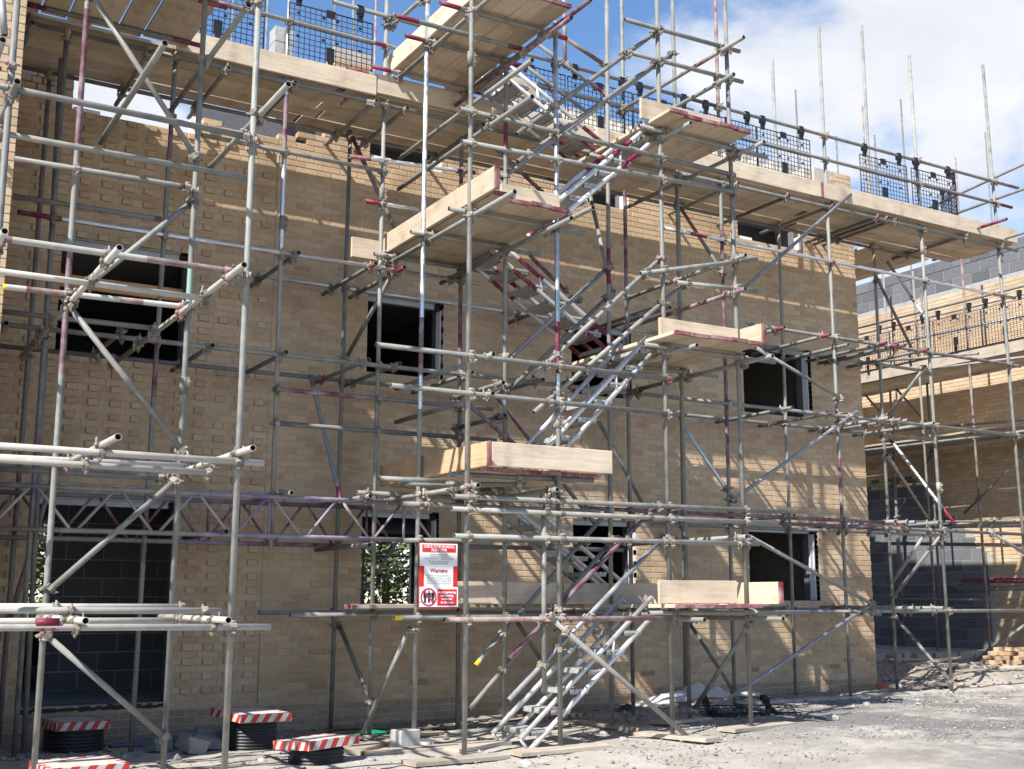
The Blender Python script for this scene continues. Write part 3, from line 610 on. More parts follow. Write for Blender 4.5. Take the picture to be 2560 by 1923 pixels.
# ------------------------------------------------------------------ ground
def axis(vals):
    out=[vals[0][0]]
    for a,b,n in vals: out+= [a+(b-a)*(i+1)/n for i in range(n)]
    return out
xs=axis([(-400,-60,4),(-60,-20,6),(-20,-13.5,8),(-13.5,-2,190),(-2,6,100),(6,16,12),(16,60,6),(60,400,4)])
ys=axis([(-400,-60,4),(-60,-14,6),(-14,-5.5,16),(-5.5,.9,112),(.9,4,14),(4,14,10),(14,60,6),(60,400,4)])
vs=[]; 
for y in ys:
    for x in xs:
        z=gz(x,y)
        if -14<x<7 and -6.5<y<2.5:
            z+=.016*noise.noise(Vector((x*1.3,y*1.3,1)))+.010*noise.noise(Vector((x*5,y*5,2)))+.006*noise.noise(Vector((x*14,y*14,3)))
            if y>-1.3: z+=.035*max(0,noise.noise(Vector((x*2.6,y*2.6,7))))*sm(-1.3,-.9,y)
            if -3.2<y and x<-6: z+=.02*max(0,noise.noise(Vector((x*2.1,y*2.1,9))))
        vs.append((x,y,z))
nx=len(xs); fs=[(j*nx+i,j*nx+i+1,(j+1)*nx+i+1,(j+1)*nx+i) for j in range(len(ys)-1) for i in range(nx-1)]
me=bpy.data.meshes.new('ground'); me.from_pydata(vs,[],fs); me.materials.append(GROUND)
for p in me.polygons: p.use_smooth=True
g=link('ground',me); g['kind']='structure'
# concrete haunch strip along the edge of the gravel
bm=bmesh.new(); pr=None
for i in range(60):
    x=-4.6+i*.2; yc=-1.33+.03*math.sin(i*.9)+.02*U(-1,1)+(.28*sm(-1,5,x)); zt=gz(x,yc)+.03+.012*U(-1,1); w_=.11+.03*U(-1,1)
    cur=[bm.verts.new(p) for p in ((x,yc-w_,gz(x,yc)-.03),(x,yc-w_*.6,zt),(x,yc+w_*.7,zt+.005),(x,yc+w_*1.2,gz(x,yc)-.03))]
    if pr:
        for k in range(3): bm.faces.new((pr[k],cur[k],cur[k+1],pr[k+1]))
    pr=cur
g=wobj('concrete_strip',bm,CONC); g['kind']='structure'
# ------------------------------------------------------------------ masonry
BRM={}
def piece_mesh(l,h,d,mat,nm):
    k=(round(l,3),round(h,3),nm)
    if k not in BRM:
        bm=bmesh.new(); c=.003
        v=[bm.verts.new(p) for p in ((0,d,0),(l,d,0),(l,d,h),(0,d,h),(0,c,0),(l,c,0),(l,c,h),(0,c,h),(c,0,c),(l-c,0,c),(l-c,0,h-c),(c,0,h-c))]
        for f in ((4,0,3,7),(1,5,6,2),(0,4,5,1),(7,3,2,6),(4,8,9,5),(5,9,10,6),(6,10,11,7),(7,11,8,4),(8,11,10,9)): bm.faces.new([v[i] for i in f][::-1])
        me=bpy.data.meshes.new(nm); bm.to_mesh(me); bm.free(); me.materials.append(mat); BRM[k]=me
    return BRM[k]
def masonry(parent,org,ang,pieces,name,m1,mall,depth,nsep,aj=0.):
    """pieces: (s,z,len,height,proud); the largest on screen become objects, the rest one mesh"""
    org=Vector(org); u=Vector((math.cos(ang),math.sin(ang),0)); nrm=Vector((u.y,-u.x,0))
    rated=[]
    for p in pieces:
        P=org+u*(p[0]+p[2]/2)+Vector((0,0,p[1]))
        x,y,z=project(P); vis=0
        if z>1 and -60<x<2620 and -60<y<1990: vis=abs(project(P+u*(p[2]/2))[0]-project(P-u*(p[2]/2))[0])
        rated.append((vis,p))
    rated.sort(key=lambda a:-a[0]); base=wloc(parent)
    for vis,p in rated[:nsep]:
        o=link(name,piece_mesh(p[2],p[3],depth,m1,name),parent)
        o.location=org+u*p[0]+nrm*(p[4]+U(-.0015,.0015))+Vector((0,0,p[1]))-base; o.rotation_euler=(U(-aj,aj),0,ang)
    bm=bmesh.new(); M=Matrix.Translation(org-base)@Matrix.Rotation(ang,4,'Z'); c=.003
    for vis,p in rated[nsep:]:
        s,z,l,h,pr=p; pr+=U(-.0015,.0015); d=depth
        v=[bm.verts.new(M@Vector(q)) for q in ((s,d,z),(s+l,d,z),(s+l,d,z+h),(s,d,z+h),(s,c-pr,z),(s+l,c-pr,z),(s+l,c-pr,z+h),(s,c-pr,z+h),(s+c,-pr,z+c),(s+l-c,-pr,z+c),(s+l-c,-pr,z+h-c),(s+c,-pr,z+h-c))]
        for f in ((4,0,3,7),(1,5,6,2),(0,4,5,1),(7,3,2,6),(4,8,9,5),(5,9,10,6),(6,10,11,7),(7,11,8,4),(8,11,10,9)): bm.faces.new([v[i] for i in f][::-1])
    if rated[nsep:]:
        o=obj(name,bm,mall,parent); o['kind']='stuff'
    else: bm.free()
def courses(x0,x1,z0,z1,holes,top=None,style=None,h=.065,l=.215,j=.01,anchor=0.):
    """running bond courses; holes (x0,x1,z0,z1); top(x)->height"""
    out=[]; cz=h+j; P=l+j; k=0; z=z0
    while z+h<=z1+1e-6:
        kk=round((z-0)/cz); hdr=style and style(0,z)
        segs=[]
        def add(a,b,pr): segs.append((a,b,pr))
        if kk%2==0: off=anchor
        else: off=anchor+P/2
        n0=math.floor((x0-off)/P)-1; x=off+n0*P
        while x<x1:
            a,b=x,x+l
            st=style(x+l/2,z) if style else None
            if st:
                if kk%2==1:         # header course: proud header + flush header
                    o2=st[0]; q=o2+math.floor((x-o2)/P+.5)*P
                    add(q,q+.1025,st[1]); add(q+.1125,q+.1125+.1025,0)
                else:
                    o2=st[0]-.0563; q=o2+math.floor((x-o2)/P+.5)*P; add(q,q+l,0)
            else: add(a,b,0)
            x+=P
        for a,b,pr in segs:
            a=max(a,x0); b=min(b,x1)
            parts=[(a,b)]
            for hx0,hx1,hz0,hz1 in holes:
                if z+h>hz0+.02 and z<hz1-.02:
                    np_=[]
                    for c0,c1 in parts:
                        if c1<=hx0 or c0>=hx1: np_.append((c0,c1))
                        else:
                            if c0<hx0: np_.append((c0,hx0))
                            if c1>hx1: np_.append((hx1,c1))
                    parts=np_
            for c0,c1 in parts:
                if c1-c0<.03: continue
                if top and z+h>top((c0+c1)/2)+.01: continue
                out.append((c0,z,c1-c0,h,pr))
        z+=cz
    return out
def holed_wall(bm,x0,x1,z0,z1,holes,y0,y1,top=None,mi=0,extra=()):
    X=sorted(set([x0,x1]+[h[0] for h in holes]+[h[1] for h in holes]+list(extra))); Z=sorted(set([z0,z1]+[h[2] for h in holes]+[h[3] for h in holes]))
    X=[x for x in X if x0-1e-6<=x<=x1+1e-6]; Z=[z for z in Z if z0-1e-6<=z<=z1+1e-6]
    def solid(i,j):
        if not(0<=i<len(X)-1 and 0<=j<len(Z)-1): return False
        cx=(X[i]+X[i+1])/2; cz=(Z[j]+Z[j+1])/2
        if top and cz>top(cx): return False
        return not any(h[0]<cx<h[1] and h[2]<cz<h[3] for h in holes)
    for i in range(len(X)-1):
        for j in range(len(Z)-1):
            if not solid(i,j): continue
            a,b,c,d=X[i],X[i+1],Z[j],Z[j+1]
            def q(*p): f=bm.faces.new([bm.verts.new(v) for v in p]); f.material_index=mi
            q((a,y0,c),(b,y0,c),(b,y0,d),(a,y0,d)); q((b,y1,c),(a,y1,c),(a,y1,d),(b,y1,d))
            if not solid(i-1,j): q((a,y1,c),(a,y0,c),(a,y0,d),(a,y1,d))
            if not solid(i+1,j): q((b,y0,c),(b,y1,c),(b,y1,d),(b,y0,d))
            if not solid(i,j-1): q((a,y1,c),(b,y1,c),(b,y0,c),(a,y0,c))
            if not solid(i,j+1): q((a,y0,d),(b,y0,d),(b,y1,d),(a,y1,d))
# ---- main facade
B=thing('brick_building','unfinished buff brick building with open window holes behind the scaffold','building',(-6.3,0,-.25))
X0=-12.78
WIN=[('door_opening',-12.0,-10.54,.15,2.25),('window_opening',-8.39,-7.38,1.125,2.25),('window_opening',-5.43,-4.42,1.125,2.25),('window_opening',-2.44,-1.09,1.2,2.25),
 ('window_opening',-11.91,-10.56,3.75,5.025),('window_opening',-8.38,-7.35,3.9,4.875),('window_opening',-5.43,-4.45,3.9,4.875),('window_opening',-2.43,-1.07,3.9,4.95),
 ('window_opening',-11.91,-10.56,6.45,9),('window_opening',-8.4,-7.4,6.6,9),('window_opening',-5.43,-4.45,6.6,9),('window_opening',-2.44,-1.12,6.525,9)]
HO=[w_[1:] for w_ in WIN]
def ftop(x):
    if x>-.32: return 7.95
    if x>-.46: return 7.88
    if x>-.60: return 7.8
    if x>-.82: return 7.72
    if x>-1.12: return 7.05
    if -2.75<x<-2.44: return 7.0
    if -4.45<x<-3.9: return 6.98
    if -6.6<x<-6.2: return 7.9-.35*abs(x+6.4)
    if -5.75<x<-5.43: return 7.1
    if -8.95<x<-8.4: return 7.85
    if -10.56<x<-8.95: return 6.60+.075*(1 if (x*7)%2>1 else 0)+.15*sm(-9.5,-9,x)
    if x<-11.9: return 6.98
    return 6.9
def fstyle(x,z):
    if x<-9.56 and .1<z: 
        if z>3.1 and ((int(z/.15)%2) and x>-10.2): return None
        return (-10.4227,.022)
    return None
pcs=courses(X0,0,-.3,8.0,HO,ftop,fstyle)
masonry(B,(0,.0,0),0,[p for p in pcs if p[1]>=.07],'brick',BRICK1,BRICK,.1,285); masonry(B,(0,0,0),0,[p for p in pcs if p[1]<.07],'plinth_brick',PLINTH1,PLINTH,.1,100)
bm=bmesh.new(); TX=[x*.1 for x in range(-127,1)]
holed_wall(bm,X0,-.004,-.6,6.3,HO,.0055,.1,None,0); holed_wall(bm,X0,-.004,6.3,7.95,HO,.0055,.1,lambda x:ftop(x)-.03,0,TX)
wobj('mortar_bed',bm,MORTAR,B)
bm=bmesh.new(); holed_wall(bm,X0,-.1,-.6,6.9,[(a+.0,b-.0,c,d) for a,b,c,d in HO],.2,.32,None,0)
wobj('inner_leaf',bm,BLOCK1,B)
# return wall (right flank), rear wall, floors, partitions
fl=courses(0.105,9.0,-.3,7.9,[],lambda s:7.9 if s<.35 else 6.5)
masonry(B,(0,0,0),math.pi/2,[(p[0],p[1],p[2],p[3],p[4]) for p in fl],'brick',BRICK1,BRICK,.1,0)
bm=bmesh.new(); box(bm,-.1,-.007,.1,9,-.6,6.55)
for k in range(24): box(bm,-.26,-.10,.4+k*.36,.4+(k+1)*.36,5.4,8.1+.19*k)  # added gable steps, out of view, to shade the block building's flank
box(bm,X0-7,-.1,8.9,9,-.6,.9); 
box(bm,X0-7,-10.75,8.9,9,.9,6.5); box(bm,-10.15,-4.75,8.9,9,.9,6.5); box(bm,-3.45,-.1,8.9,9,.9,6.5); box(bm,-10.75,-10.15,8.9,9,2.5,6.5); box(bm,-4.75,-3.45,8.9,9,2.35,6.5)
wobj('wall',bm,MORTAR,B)
bm=bmesh.new(); box(bm,X0,-.12,.33,8.9,-.1,.12); box(bm,X0,-.12,.33,8.9,2.5,2.68); box(bm,X0,-.12,.33,8.9,5.2,5.4); box(bm,-9.1,-.12,.36,8.9,7.38,7.5)  # topmost slab is an added, unseen roof keeping sun off the upper openings
wobj('floor_and_shade_slab',bm,CONCD,B)
bm=bmesh.new(); bj=bmesh.new()
box(bj,-11.42,-9.4,2.609,2.7,.12,2.5); k=0
for r_ in range(10):
    x=-11.42-(.225 if r_%2 else 0)
    while x<-9.45:
        a=max(x,-11.42); b=min(x+.44,-9.42); 
        if b-a>.05: box(bm,a,b,2.605,2.69,.125+r_*.225,.125+r_*.225+.213)
        x+=.45
wobj('partition_block',bm,BLOCKP,B)['kind']='stuff'; wobj('partition',bj,PJOINT,B)
bm=bmesh.new(); box(bm,-8.9,-8.8,3.2,8.9,.12,2.5); box(bm,-9.0,-8.9,.33,8.9,2.68,5.2);box(bm,-6.6,-6.5,.33,8.9,2.68,5.2); box(bm,-3.3,-3.2,.33,8.9,.12,2.5); box(bm,-3.3,-3.2,.33,8.9,2.68,5.2); box(bm,-12.7,-.2,4.6,4.7,2.68,5.2); box(bm,-3.2,-.2,3.6,3.7,.12,2.5); box(bm,X0,X0+.1,.33,8.9,-.1,8.2); box(bm,-9.0,-.12,1.5,1.6,5.4,7.4); box(bm,-9.1,-9.0,.33,8.9,5.4,7.4)  # upper-floor walls are added behind the high openings to keep them dark
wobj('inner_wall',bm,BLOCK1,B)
for i,(nm,a,b,c,d) in enumerate(WIN):
    bm=bmesh.new(); top=d<8
    if i in (1,2,3,5,6,7):
        bm=bmesh.new(); box(bm,b-.014,b+.001,.075,.185,c+.01,d-.09 if i!=3 else d-.08); wobj('cavity_closer',bm,WHITE,B)
    if top:
        bm=bmesh.new(); box(bm,a,b-.09,.02,.10,d-.012,d+.0); box(bm,a,b-.09,.085,.16,d-.075,d-.012); wobj('lintel',bm,LINTEL,B)
    if i>=8:
        bm=bmesh.new(); box(bm,b-.06,b+.002,.03,.13,c+.002,c+.22); box(bm,a+.02,a+.3,.03,.2,c+.005,c+.05); wobj('cavity_closer',bm,WHITE,B)
bm=bmesh.new(); box(bm,-11.95,-10.5,.205,.25,4.52,4.66); wobj('timber_rail',bm,WOODO,B)
bm=bmesh.new(); 
for k in range(26):
    x=-12+1.46*k/26; box(bm,x,x+.058,-.012+U(-.01,.012),.1,.10+U(-.012,.012),.135+U(-.006,.02))
wobj('damp_proof_membrane',bm,DARKPL,B)
for vx in (-8.89,-7.62,-4.27,-2.44,-.86):
    v=bmesh.new()
    for k in range(5): box(v,vx-.11,vx+.11,-.006,.02,.228+k*.013,.228+k*.013+.006)
    o=wobj('air_brick',v,plain('vent_brown',(.27,.19,.13),.8) if 'vent_brown' not in MATS else MATS['vent_brown'],B)
bm=bmesh.new(); rod(bm,(-9.575,-.004,.1),(-9.575,-.004,6.4),.0045,5); wobj('movement_joint',bm,LINTEL,B)
# grey block returns and pale packs standing above the deck
bm=bmesh.new()
for r_ in range(5):
    for c_ in range(2): box(bm,-9.66+c_*.125,-9.66+c_*.125+.118,.03,.24,7.05+r_*.2,7.05+r_*.2+.19)
wobj('block_pier',bm,CONCD,B)['kind']='stuff'
# ---- wing on the near side
Wg=thing('brick_wing','sunlit pale brick wing projecting beside the left scaffold','building',(-14,-1.2,-.2))
pcs=courses(-17,-12.78,-.3,8.25,[],None,None,.065,.215,.01,-12.77)
masonry(Wg,(0,-2.9,0),0,pcs,'brick',BRICK1,BRICK,.1,200)
fl=courses(.105,2.89,-.3,8.25,[])
masonry(Wg,(-12.78,-2.9,0),math.pi/2,fl,'brick',BRICK1,BRICK,.1,0)
bm=bmesh.new(); box(bm,-21,-12.787,-2.893,-.01,-.6,8.2); wobj('wall',bm,MORTAR,Wg)
# ---- block building on the far right (flank faces the street)
Rb=thing('block_building','block and brick building with a tall flank wall past the brick corner','building',(7,3,0))
XR=6.0
def toothed(s):      # brick edge of the lower panel
    return 0
ps=[]; z=.2; r_=0
while z<3.6:
    s=-11.0-(.225 if r_%2 else 0); lim=-2.55-max(0,(z-2.0))*1.05
    while s<lim:
        b=min(s+.44,lim)
        if b-s>.1: ps.append((s,z,b-s,.215,0))
        s+=.45
    z+=.225; r_+=1
masonry(Rb,(XR,0,0),-math.pi/2,ps,'block',BLOCK1,BLOCK,.1,190)
pt=[]
for r_ in range(6):
    s=-11-(.225 if r_%2 else 0)
    while s<6: pt.append((s,7.57+r_*.225-.0,.44,.215,0)); s+=.45
pt=[p for p in pt if p[1]<8.05]
masonry(Rb,(XR,0,0),-math.pi/2,pt,'block',BLOCKL,BLOCK,.1,100)
pb=courses(-11,6,.2,7.5,[]); pb=[p for p in pb if p[1]>3.55 or p[0]>-2.55-max(0,(p[1]-2.0))*1.05]
masonry(Rb,(XR,0,0),-math.pi/2,pb,'brick',BRICK1,BRICK,.1,300)
bm=bmesh.new(); box(bm,XR+.006,XR+.25,-6,11,-.3,8.0); wobj('wall',bm,BLOCKJ,Rb)
bm=bmesh.new(); box(bm,XR+.25,XR+9,-5.9,11,7.2,7.4);box(bm,XR+8.8,XR+9,-5.9,11,-.3,7.2); box(bm,XR+.25,XR+8.8,10.8,11,-.3,7.2); wobj('shell',bm,BLOCK1,Rb)
bm=bmesh.new(); 
for k in range(22): box(bm,2.5+k*.17,2.67+k*.17,2.3+.25*noise.noise(Vector((k*.7,0,0))),9,-.1,.26+.03*noise.noise(Vector((k*.9,3,0))))
g=wobj('concrete_slab',bm,CONC); g['kind']='structure'
# ------------------------------------------------------------------ scaffolds
SCF={'F':thing('scaffold','long tube scaffold two tubes deep along the buff brick wall','scaffold',(-5,-.9,-.15)),
 'S':thing('stair_tower','tall tube stair tower holding zigzag aluminium flights and timber landings','scaffold',(-7.1,-2.6,-.15)),
 'L':thing('scaffold','dusty pale tube scaffold with open tube ends in front of the wing','scaffold',(-11.8,-3.5,-.2)),
 'R':thing('scaffold','tube scaffold with mesh guards in front of the block building','scaffold',(4.8,1,.1)),
 'K':thing('scaffold','thin distant poles rising against the sky behind the brick building','scaffold',(0,9.7,-.1))}
TB=[]
def bore(c):return c
for row in TUBES:
    sc,kind=row[0],row[1]; A=Vector(row[2:5]); Bv=Vector(row[5:8]); cc=row[8]; bands=row[9] or []
    codes=[cc]+[b[2] for b in bands]; codes=list(dict.fromkeys(codes))
    bm=bmesh.new(); hollow(bm,A,Bv,[(0,1,cc)]+list(bands),codes,n=14 if sc in 'FSL' else 10)
    wobj(kind,bm,[TM[k] for k in codes]+[TUBE_IN],SCF[sc]); TB.append((sc,A,Bv,kind))
# lattice beams clamped over the door
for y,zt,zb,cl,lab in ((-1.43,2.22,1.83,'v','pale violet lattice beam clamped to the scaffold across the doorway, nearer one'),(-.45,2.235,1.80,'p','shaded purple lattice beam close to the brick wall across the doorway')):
    t=thing('lattice_beam',lab,'lattice beam',(-10.6,y,zb))
    for z in (zt,zb):
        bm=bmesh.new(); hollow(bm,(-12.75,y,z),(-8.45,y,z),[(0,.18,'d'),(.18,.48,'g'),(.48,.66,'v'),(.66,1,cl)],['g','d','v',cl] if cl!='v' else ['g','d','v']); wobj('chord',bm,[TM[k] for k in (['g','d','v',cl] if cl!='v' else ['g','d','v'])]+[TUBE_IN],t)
    x=-12.6; k=0
    while x<-8.6:
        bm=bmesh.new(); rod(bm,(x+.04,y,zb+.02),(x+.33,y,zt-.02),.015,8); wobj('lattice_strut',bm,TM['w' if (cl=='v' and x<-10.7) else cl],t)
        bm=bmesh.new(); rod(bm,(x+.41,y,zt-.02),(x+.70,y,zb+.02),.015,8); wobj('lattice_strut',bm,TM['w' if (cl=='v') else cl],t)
        if k in (0,2,3,5):
            bm=bmesh.new(); rod(bm,(x+.37 if k!=2 else x+.78,y,zb+.02),(x+.37 if k!=2 else x+.78,y,zt-.02),.015,8); wobj('lattice_strut',bm,TM[cl],t)
        x+=.74; k+=1
# couplers wherever two tubes pass within a clamp's reach
cnt={}
def coupler(sc,p,d1,q_,d2):
    bm=bmesh.new()
    for c,d in ((p,d1),(q_,d2)):
        u,v,d=frame(d); L_=.024
        a=ring(bm,c-d*L_,u,v,.0335,8); b=ring(bm,c+d*L_,u,v,.0335,8); a2=ring(bm,c-d*L_*1.0,u,v,.0252,8); b2=ring(bm,c+d*L_,u,v,.0252,8)
        bridge(bm,a,b,0,False); bridge(bm,b,b2,0,False); bridge(bm,a2,a,0,False)
    n=(q_-p); n=n.normalized() if n.length>1e-4 else d1.cross(d2).normalized()
    u,v,dd=frame(d1); 
    for c,d,s in ((p,d1,-1),(q_,d2,1)):
        side=d.normalized().cross(n); 
        if side.length<.1: continue
        side.normalize(); sg=1 if R()<.5 else -1
        k=c+side*(.040*sg)
        rod(bm,k-n*.048,k+n*.055,.0085,6); rod(bm,k+n*.030*(-s),k+n*.047*(-s),.0165,6); rod(bm,k-side*.012*sg,k+side*.012*sg,.017,6)
        k2=c-side*(.038*sg); rod(bm,k2-d.normalized()*.02,k2+d.normalized()*.02,.012,6)
    for c,d in ((p,d1),(q_,d2)):
        if abs(d.z)<.3:
            o_=c+Vector((U(-.012,.012),U(-.012,.012),0)); rod(bm,o_-Vector((0,0,.026)),o_-Vector((0,0,.072)),.0085,6); rod(bm,o_-Vector((0,0,.048)),o_-Vector((0,0,.06)),.015,6); box(bm,o_.x-.022,o_.x+.022,o_.y-.012,o_.y+.012,o_.z-.045,o_.z-.034)
    red=R()<.07
    wobj('coupler',bm,COUPLER_RED if red else COUPLER,SCF[sc]); cnt[sc]=cnt.get(sc,0)+1
for i in range(len(TB)):
    si,a0,a1,ki=TB[i]; da=(a1-a0).normalized()
    for j in range(i+1,len(TB)):
        sj,b0,b1,kj=TB[j]; db=(b1-b0).normalized()
        if abs(da.dot(db))>.97 or (si!=sj and {si,sj}!={'F','S'} and {si,sj}!={'F','L'}): continue
        p,q_,s,t=seg_close(a0,a1,b0,b1); dist=(p-q_).length
        lim=.115 if si in 'FSL' and sj in 'FSL' else .1
        if dist<lim and cnt.get(si,0)<285:
            coupler(si,p,da,q_,db)
# sleeve couplers on tube joints
for sc,x,y,z,ax in (('F',-8.84,-1.37,5.62,'z'),('S',-8.77,-3.27,6.45,'z'),('S',-7.77,-3.27,2.93,'z'),('F',-.06,-1.37,6.35,'z'),('F',1.73,-1.37,6.5,'z'),('F',-6.3,-1.42,4.76,'x'),('F',-5.6,-1.42,2.18,'x'),('F',-9.0,-1.42,6.65,'x'),('F',-6.6,-.30,4.8,'x'),('L',-11.32,-2.9,3.0,'z'),('F',-1.5,-1.42,1.06,'x'),('F',-.04,-1.37,2.8,'z'),('F',-9.97,-1.37,5.1,'z'),('F',-9.4,-.30,6.68,'x'),('L',-12.50,-4.25,1.055,'x')):
    bm=bmesh.new(); h=.075
    if ax=='z': rod(bm,(x,y,z-h),(x,y,z+h),.031,8); box(bm,x+.02,x+.05,y-.02,y+.02,z-h,z+h); rod(bm,(x+.045,y-.04,z-.035),(x+.045,y+.03,z-.035),.013,6); rod(bm,(x+.045,y-.04,z+.035),(x+.045,y+.03,z+.035),.013,6)
    else: rod(bm,(x-h,y,z),(x+h,y,z),.031,8); box(bm,x-h,x+h,y-.02,y+.02,z-.05,z-.02); rod(bm,(x-.035,y-.04,z-.045),(x-.035,y+.03,z-.045),.013,6); rod(bm,(x+.035,y-.04,z-.045),(x+.035,y+.03,z-.045),.013,6)
    wobj('sleeve_coupler',bm,TM['r'] if sc=='L' and ax=='x' else COUPLER,SCF[sc])
# ------------------------------------------------------------------ boards
ORD=['first','second','third','fourth','fifth','sixth','seventh','eighth','ninth']
def board(name,label,cat,group,x0,x1,y0,y1,z0,z1,mat=None,paint=0,warp=0.,sagz=0.):
    """a timber board with its length along x or y, ends banded with worn paint (paint: 1 low end, 2 high end, 3 both)"""
    lx,ly,lz=x1-x0,y1-y0,z1-z0; alongx=lx>ly; Ln=max(lx,ly)
    o=thing(name,label,cat,((x0+x1)/2,(y0+y1)/2,(z0+z1)/2),group) if False else None
    bm=bmesh.new(); n=6; W_=ly if alongx else lx; pr=None; c=.004
    st=[-Ln/2,-Ln/2+.035]+[ -Ln/2+.035+(Ln-.07)*(i+1)/n for i in range(n)]+[Ln/2]
    ph=U(0,6)
    for i,s in enumerate(st):
        dz=warp*math.sin(s*2.1+ph); 
        prof=[(-W_/2+c,-lz/2),(W_/2-c,-lz/2),(W_/2,-lz/2+c),(W_/2,lz/2-c),(W_/2-c,lz/2),(-W_/2+c,lz/2),(-W_/2,lz/2-c),(-W_/2,-lz/2+c)]
        cur=[bm.verts.new((s,a,b+dz)) for a,b in prof]
        if pr:
            mi=1 if (i==1 and paint&1) or (i==len(st)-1 and paint&2) else 0
            for k in range(8): bm.faces.new((pr[k],cur[k],cur[(k+1)%8],pr[(k+1)%8])).material_index=mi
        if i==0: bm.faces.new(cur[::-1]).material_index=1 if paint&1 else 0
        if i==len(st)-1: bm.faces.new(cur).material_index=1 if paint&2 else 0
        pr=cur
    o=obj(name,bm,[mat or WOOD,BENDP]); o.location=((x0+x1)/2,(y0+y1)/2,(z0+z1)/2); o.rotation_euler=(0,0,0 if alongx else math.pi/2)
    tag(o,label,cat,group); return o
BW=.225
# main deck, boards along the facade
spans=[(-12.6,-9.35),(-9.33,-5.75),(-5.73,-1.85),(-1.83,2.02)]
rowname=['along the outer edge','second from the outer edge','third from the outer edge','fourth from the outer edge','next to the brick wall']
spn=['above the doorway','between the doorway and the stair tower','behind the top landing of the stair tower','at the overhanging end past the brick corner']
for r_ in range(5):
    y0=-1.40+r_*.232+(.02 if r_==4 else 0)
    for k,(a,b) in enumerate(spans):
        e=.3*((r_*37+k*17)%5-2)/5
        board('scaffold_board',f'high deck board {rowname[r_]}, {spn[k]}','scaffold board','boards of the high deck along the wall',a+(e if k else 0),b+(.3*((r_*37+(k+1)*17)%5-2)/5 if k<3 else U(-.05,.05)),y0,y0+BW,6.742,6.78,None,3 if R()<.4 else 0,.004)
for k,(a,b) in enumerate([(-11.19,-8.98),(-8.96,-6.05),(-6.0,-2.2),(-2.18,2.05)]):
    board('toe_board',f'upright toe board edging the high deck {spn[k]}','toe board','toe boards of the high deck',a,b,-1.475,-1.437,6.755-(0.04 if k==0 else 0),6.98-(0.04 if k==0 else 0),None,0 if k<3 else 1,.004)
for k in range(6):
    board('scaffold_board',f'short deck board round the brick corner, {ORD[k]} from the flank wall','scaffold board','boards of the deck round the corner',.14+k*.235,.14+k*.235+BW,-.18,6.8+.1*(k%3),6.742,6.78,None,0,.003)
# slotted high boards at upper left
for k in range(7):
    x=-12.74+k*.238+.010*(k%3)
    board('scaffold_board',f'board of the gappy high deck by the wing, {ORD[k]} from the wing','scaffold board','gappy boards beside the wing',x,x+BW,-4.5,-1.47-.04*(k%2),6.742,6.78,None,0,.003)
for k in range(4):
    bm=bmesh.new(); y=-1.66-k*.9; hollow(bm,(-12.75,y,6.715),(-11.0,y,6.715),[(0,1,'g'),(0,.16,'r'),(.84,1,'r')],['g','r']); wobj('transom',bm,[TM['g'],TM['r'],TUBE_IN],SCF['L'])
# landings: boards run towards the viewer
def landing(nm,x0,n,z,y0,y1,label,gap=.003,gr=None,paint=1):
    for k in range(n):
        yy=y0+U(-.03,.03)-(.12 if k==0 and nm=='second' else 0)
        board('scaffold_board',f'{label}, {ORD[k]} from its {"stair" if x0<-7 else "stair"} tower outer side' if False else f'landing board {label}, {ORD[k]} from the doorway side','scaffold board',gr or f'boards of the landing {label}',x0+k*(BW+gap),x0+k*(BW+gap)+BW,yy,y1+U(-.04,.04),z,z+.038,None,paint,.003)
landing('top',-8.72,4,7.085,-3.62,-1.32,'of the topmost landing')
landing('second',-8.70,4,4.955,-3.55,-1.30,'of the maroon ended landing below the topmost one')
landing('third',-8.66,6,2.385,-3.30,-1.32,'above the warning sign')
landing('q1',-6.62,5,6.225,-3.68,-1.45,'at the upper end of the fifth flight')
landing('q2',-6.62,5,3.845,-3.72,-1.45,'at the middle corner post')
landing('q3',-6.62,5,1.128,-3.60,-1.45,'beside the lowest corner post')
for k in range(3):
    board('scaffold_board',f'low deck board running behind the stair foot, {ORD[k]} from the wall side' ,'scaffold board','boards of the low deck behind the stair foot',-9.32+.1*k,-5.45,-1.62-.232*(2-k)+.1,-1.62-.232*(2-k)+.1+BW,1.125-.0,1.163,WOODD,1,.004)
def toe(lab,x0,x1,y0,y1,z,mat=None,paint=0,h=.225): return board('toe_board',lab,'toe board','toe boards of the stair tower',x0,x1,y0,y1,z,z+h,mat,paint,.002)
toe('long pale toe board along the outer side of the topmost landing',-8.762,-8.724,-3.95,-1.22,7.092)
toe('toe board on the far end of the topmost landing',-8.5,-6.9,-1.50,-1.462,7.125)
toe('cracked pale toe board with a maroon end beside the second landing',-8.762,-8.724,-3.78,-1.16,4.968,None,1)
toe('pale toe board across the front of the second landing',-8.42,-7.75,-3.30,-3.262,4.995)
toe('short toe board jutting out behind the second landing',-9.12,-8.55,-1.24,-1.202,4.9)
toe('orange toned toe board beside the third landing above the sign',-8.74,-8.702,-3.62,-1.24,2.40,WOODF,1)
toe('broad pale toe board across the front of the third landing',-8.57,-7.22,-3.40,-3.362,2.425,None,0,.225)
toe('toe board across the front of the upper corner landing',-6.72,-5.62,-3.33,-3.292,6.265)
toe('toe board across the front of the middle corner landing',-6.60,-5.56,-3.42,-3.382,3.85)
toe('toe board with a maroon end jutting from the middle corner landing',-5.41,-5.372,-3.66,-1.5,3.89,None,1)
toe('toe board across the front of the lowest corner landing',-6.68,-5.69,-3.42,-3.382,1.175)
toe('toe board with a maroon end jutting from the lowest corner landing',-5.41,-5.372,-3.76,-1.5,1.168,None,1)
toe('dusty toe board along the low deck behind the stair foot',-8.55,-7.0,-2.15,-2.112,1.165,WOODM)
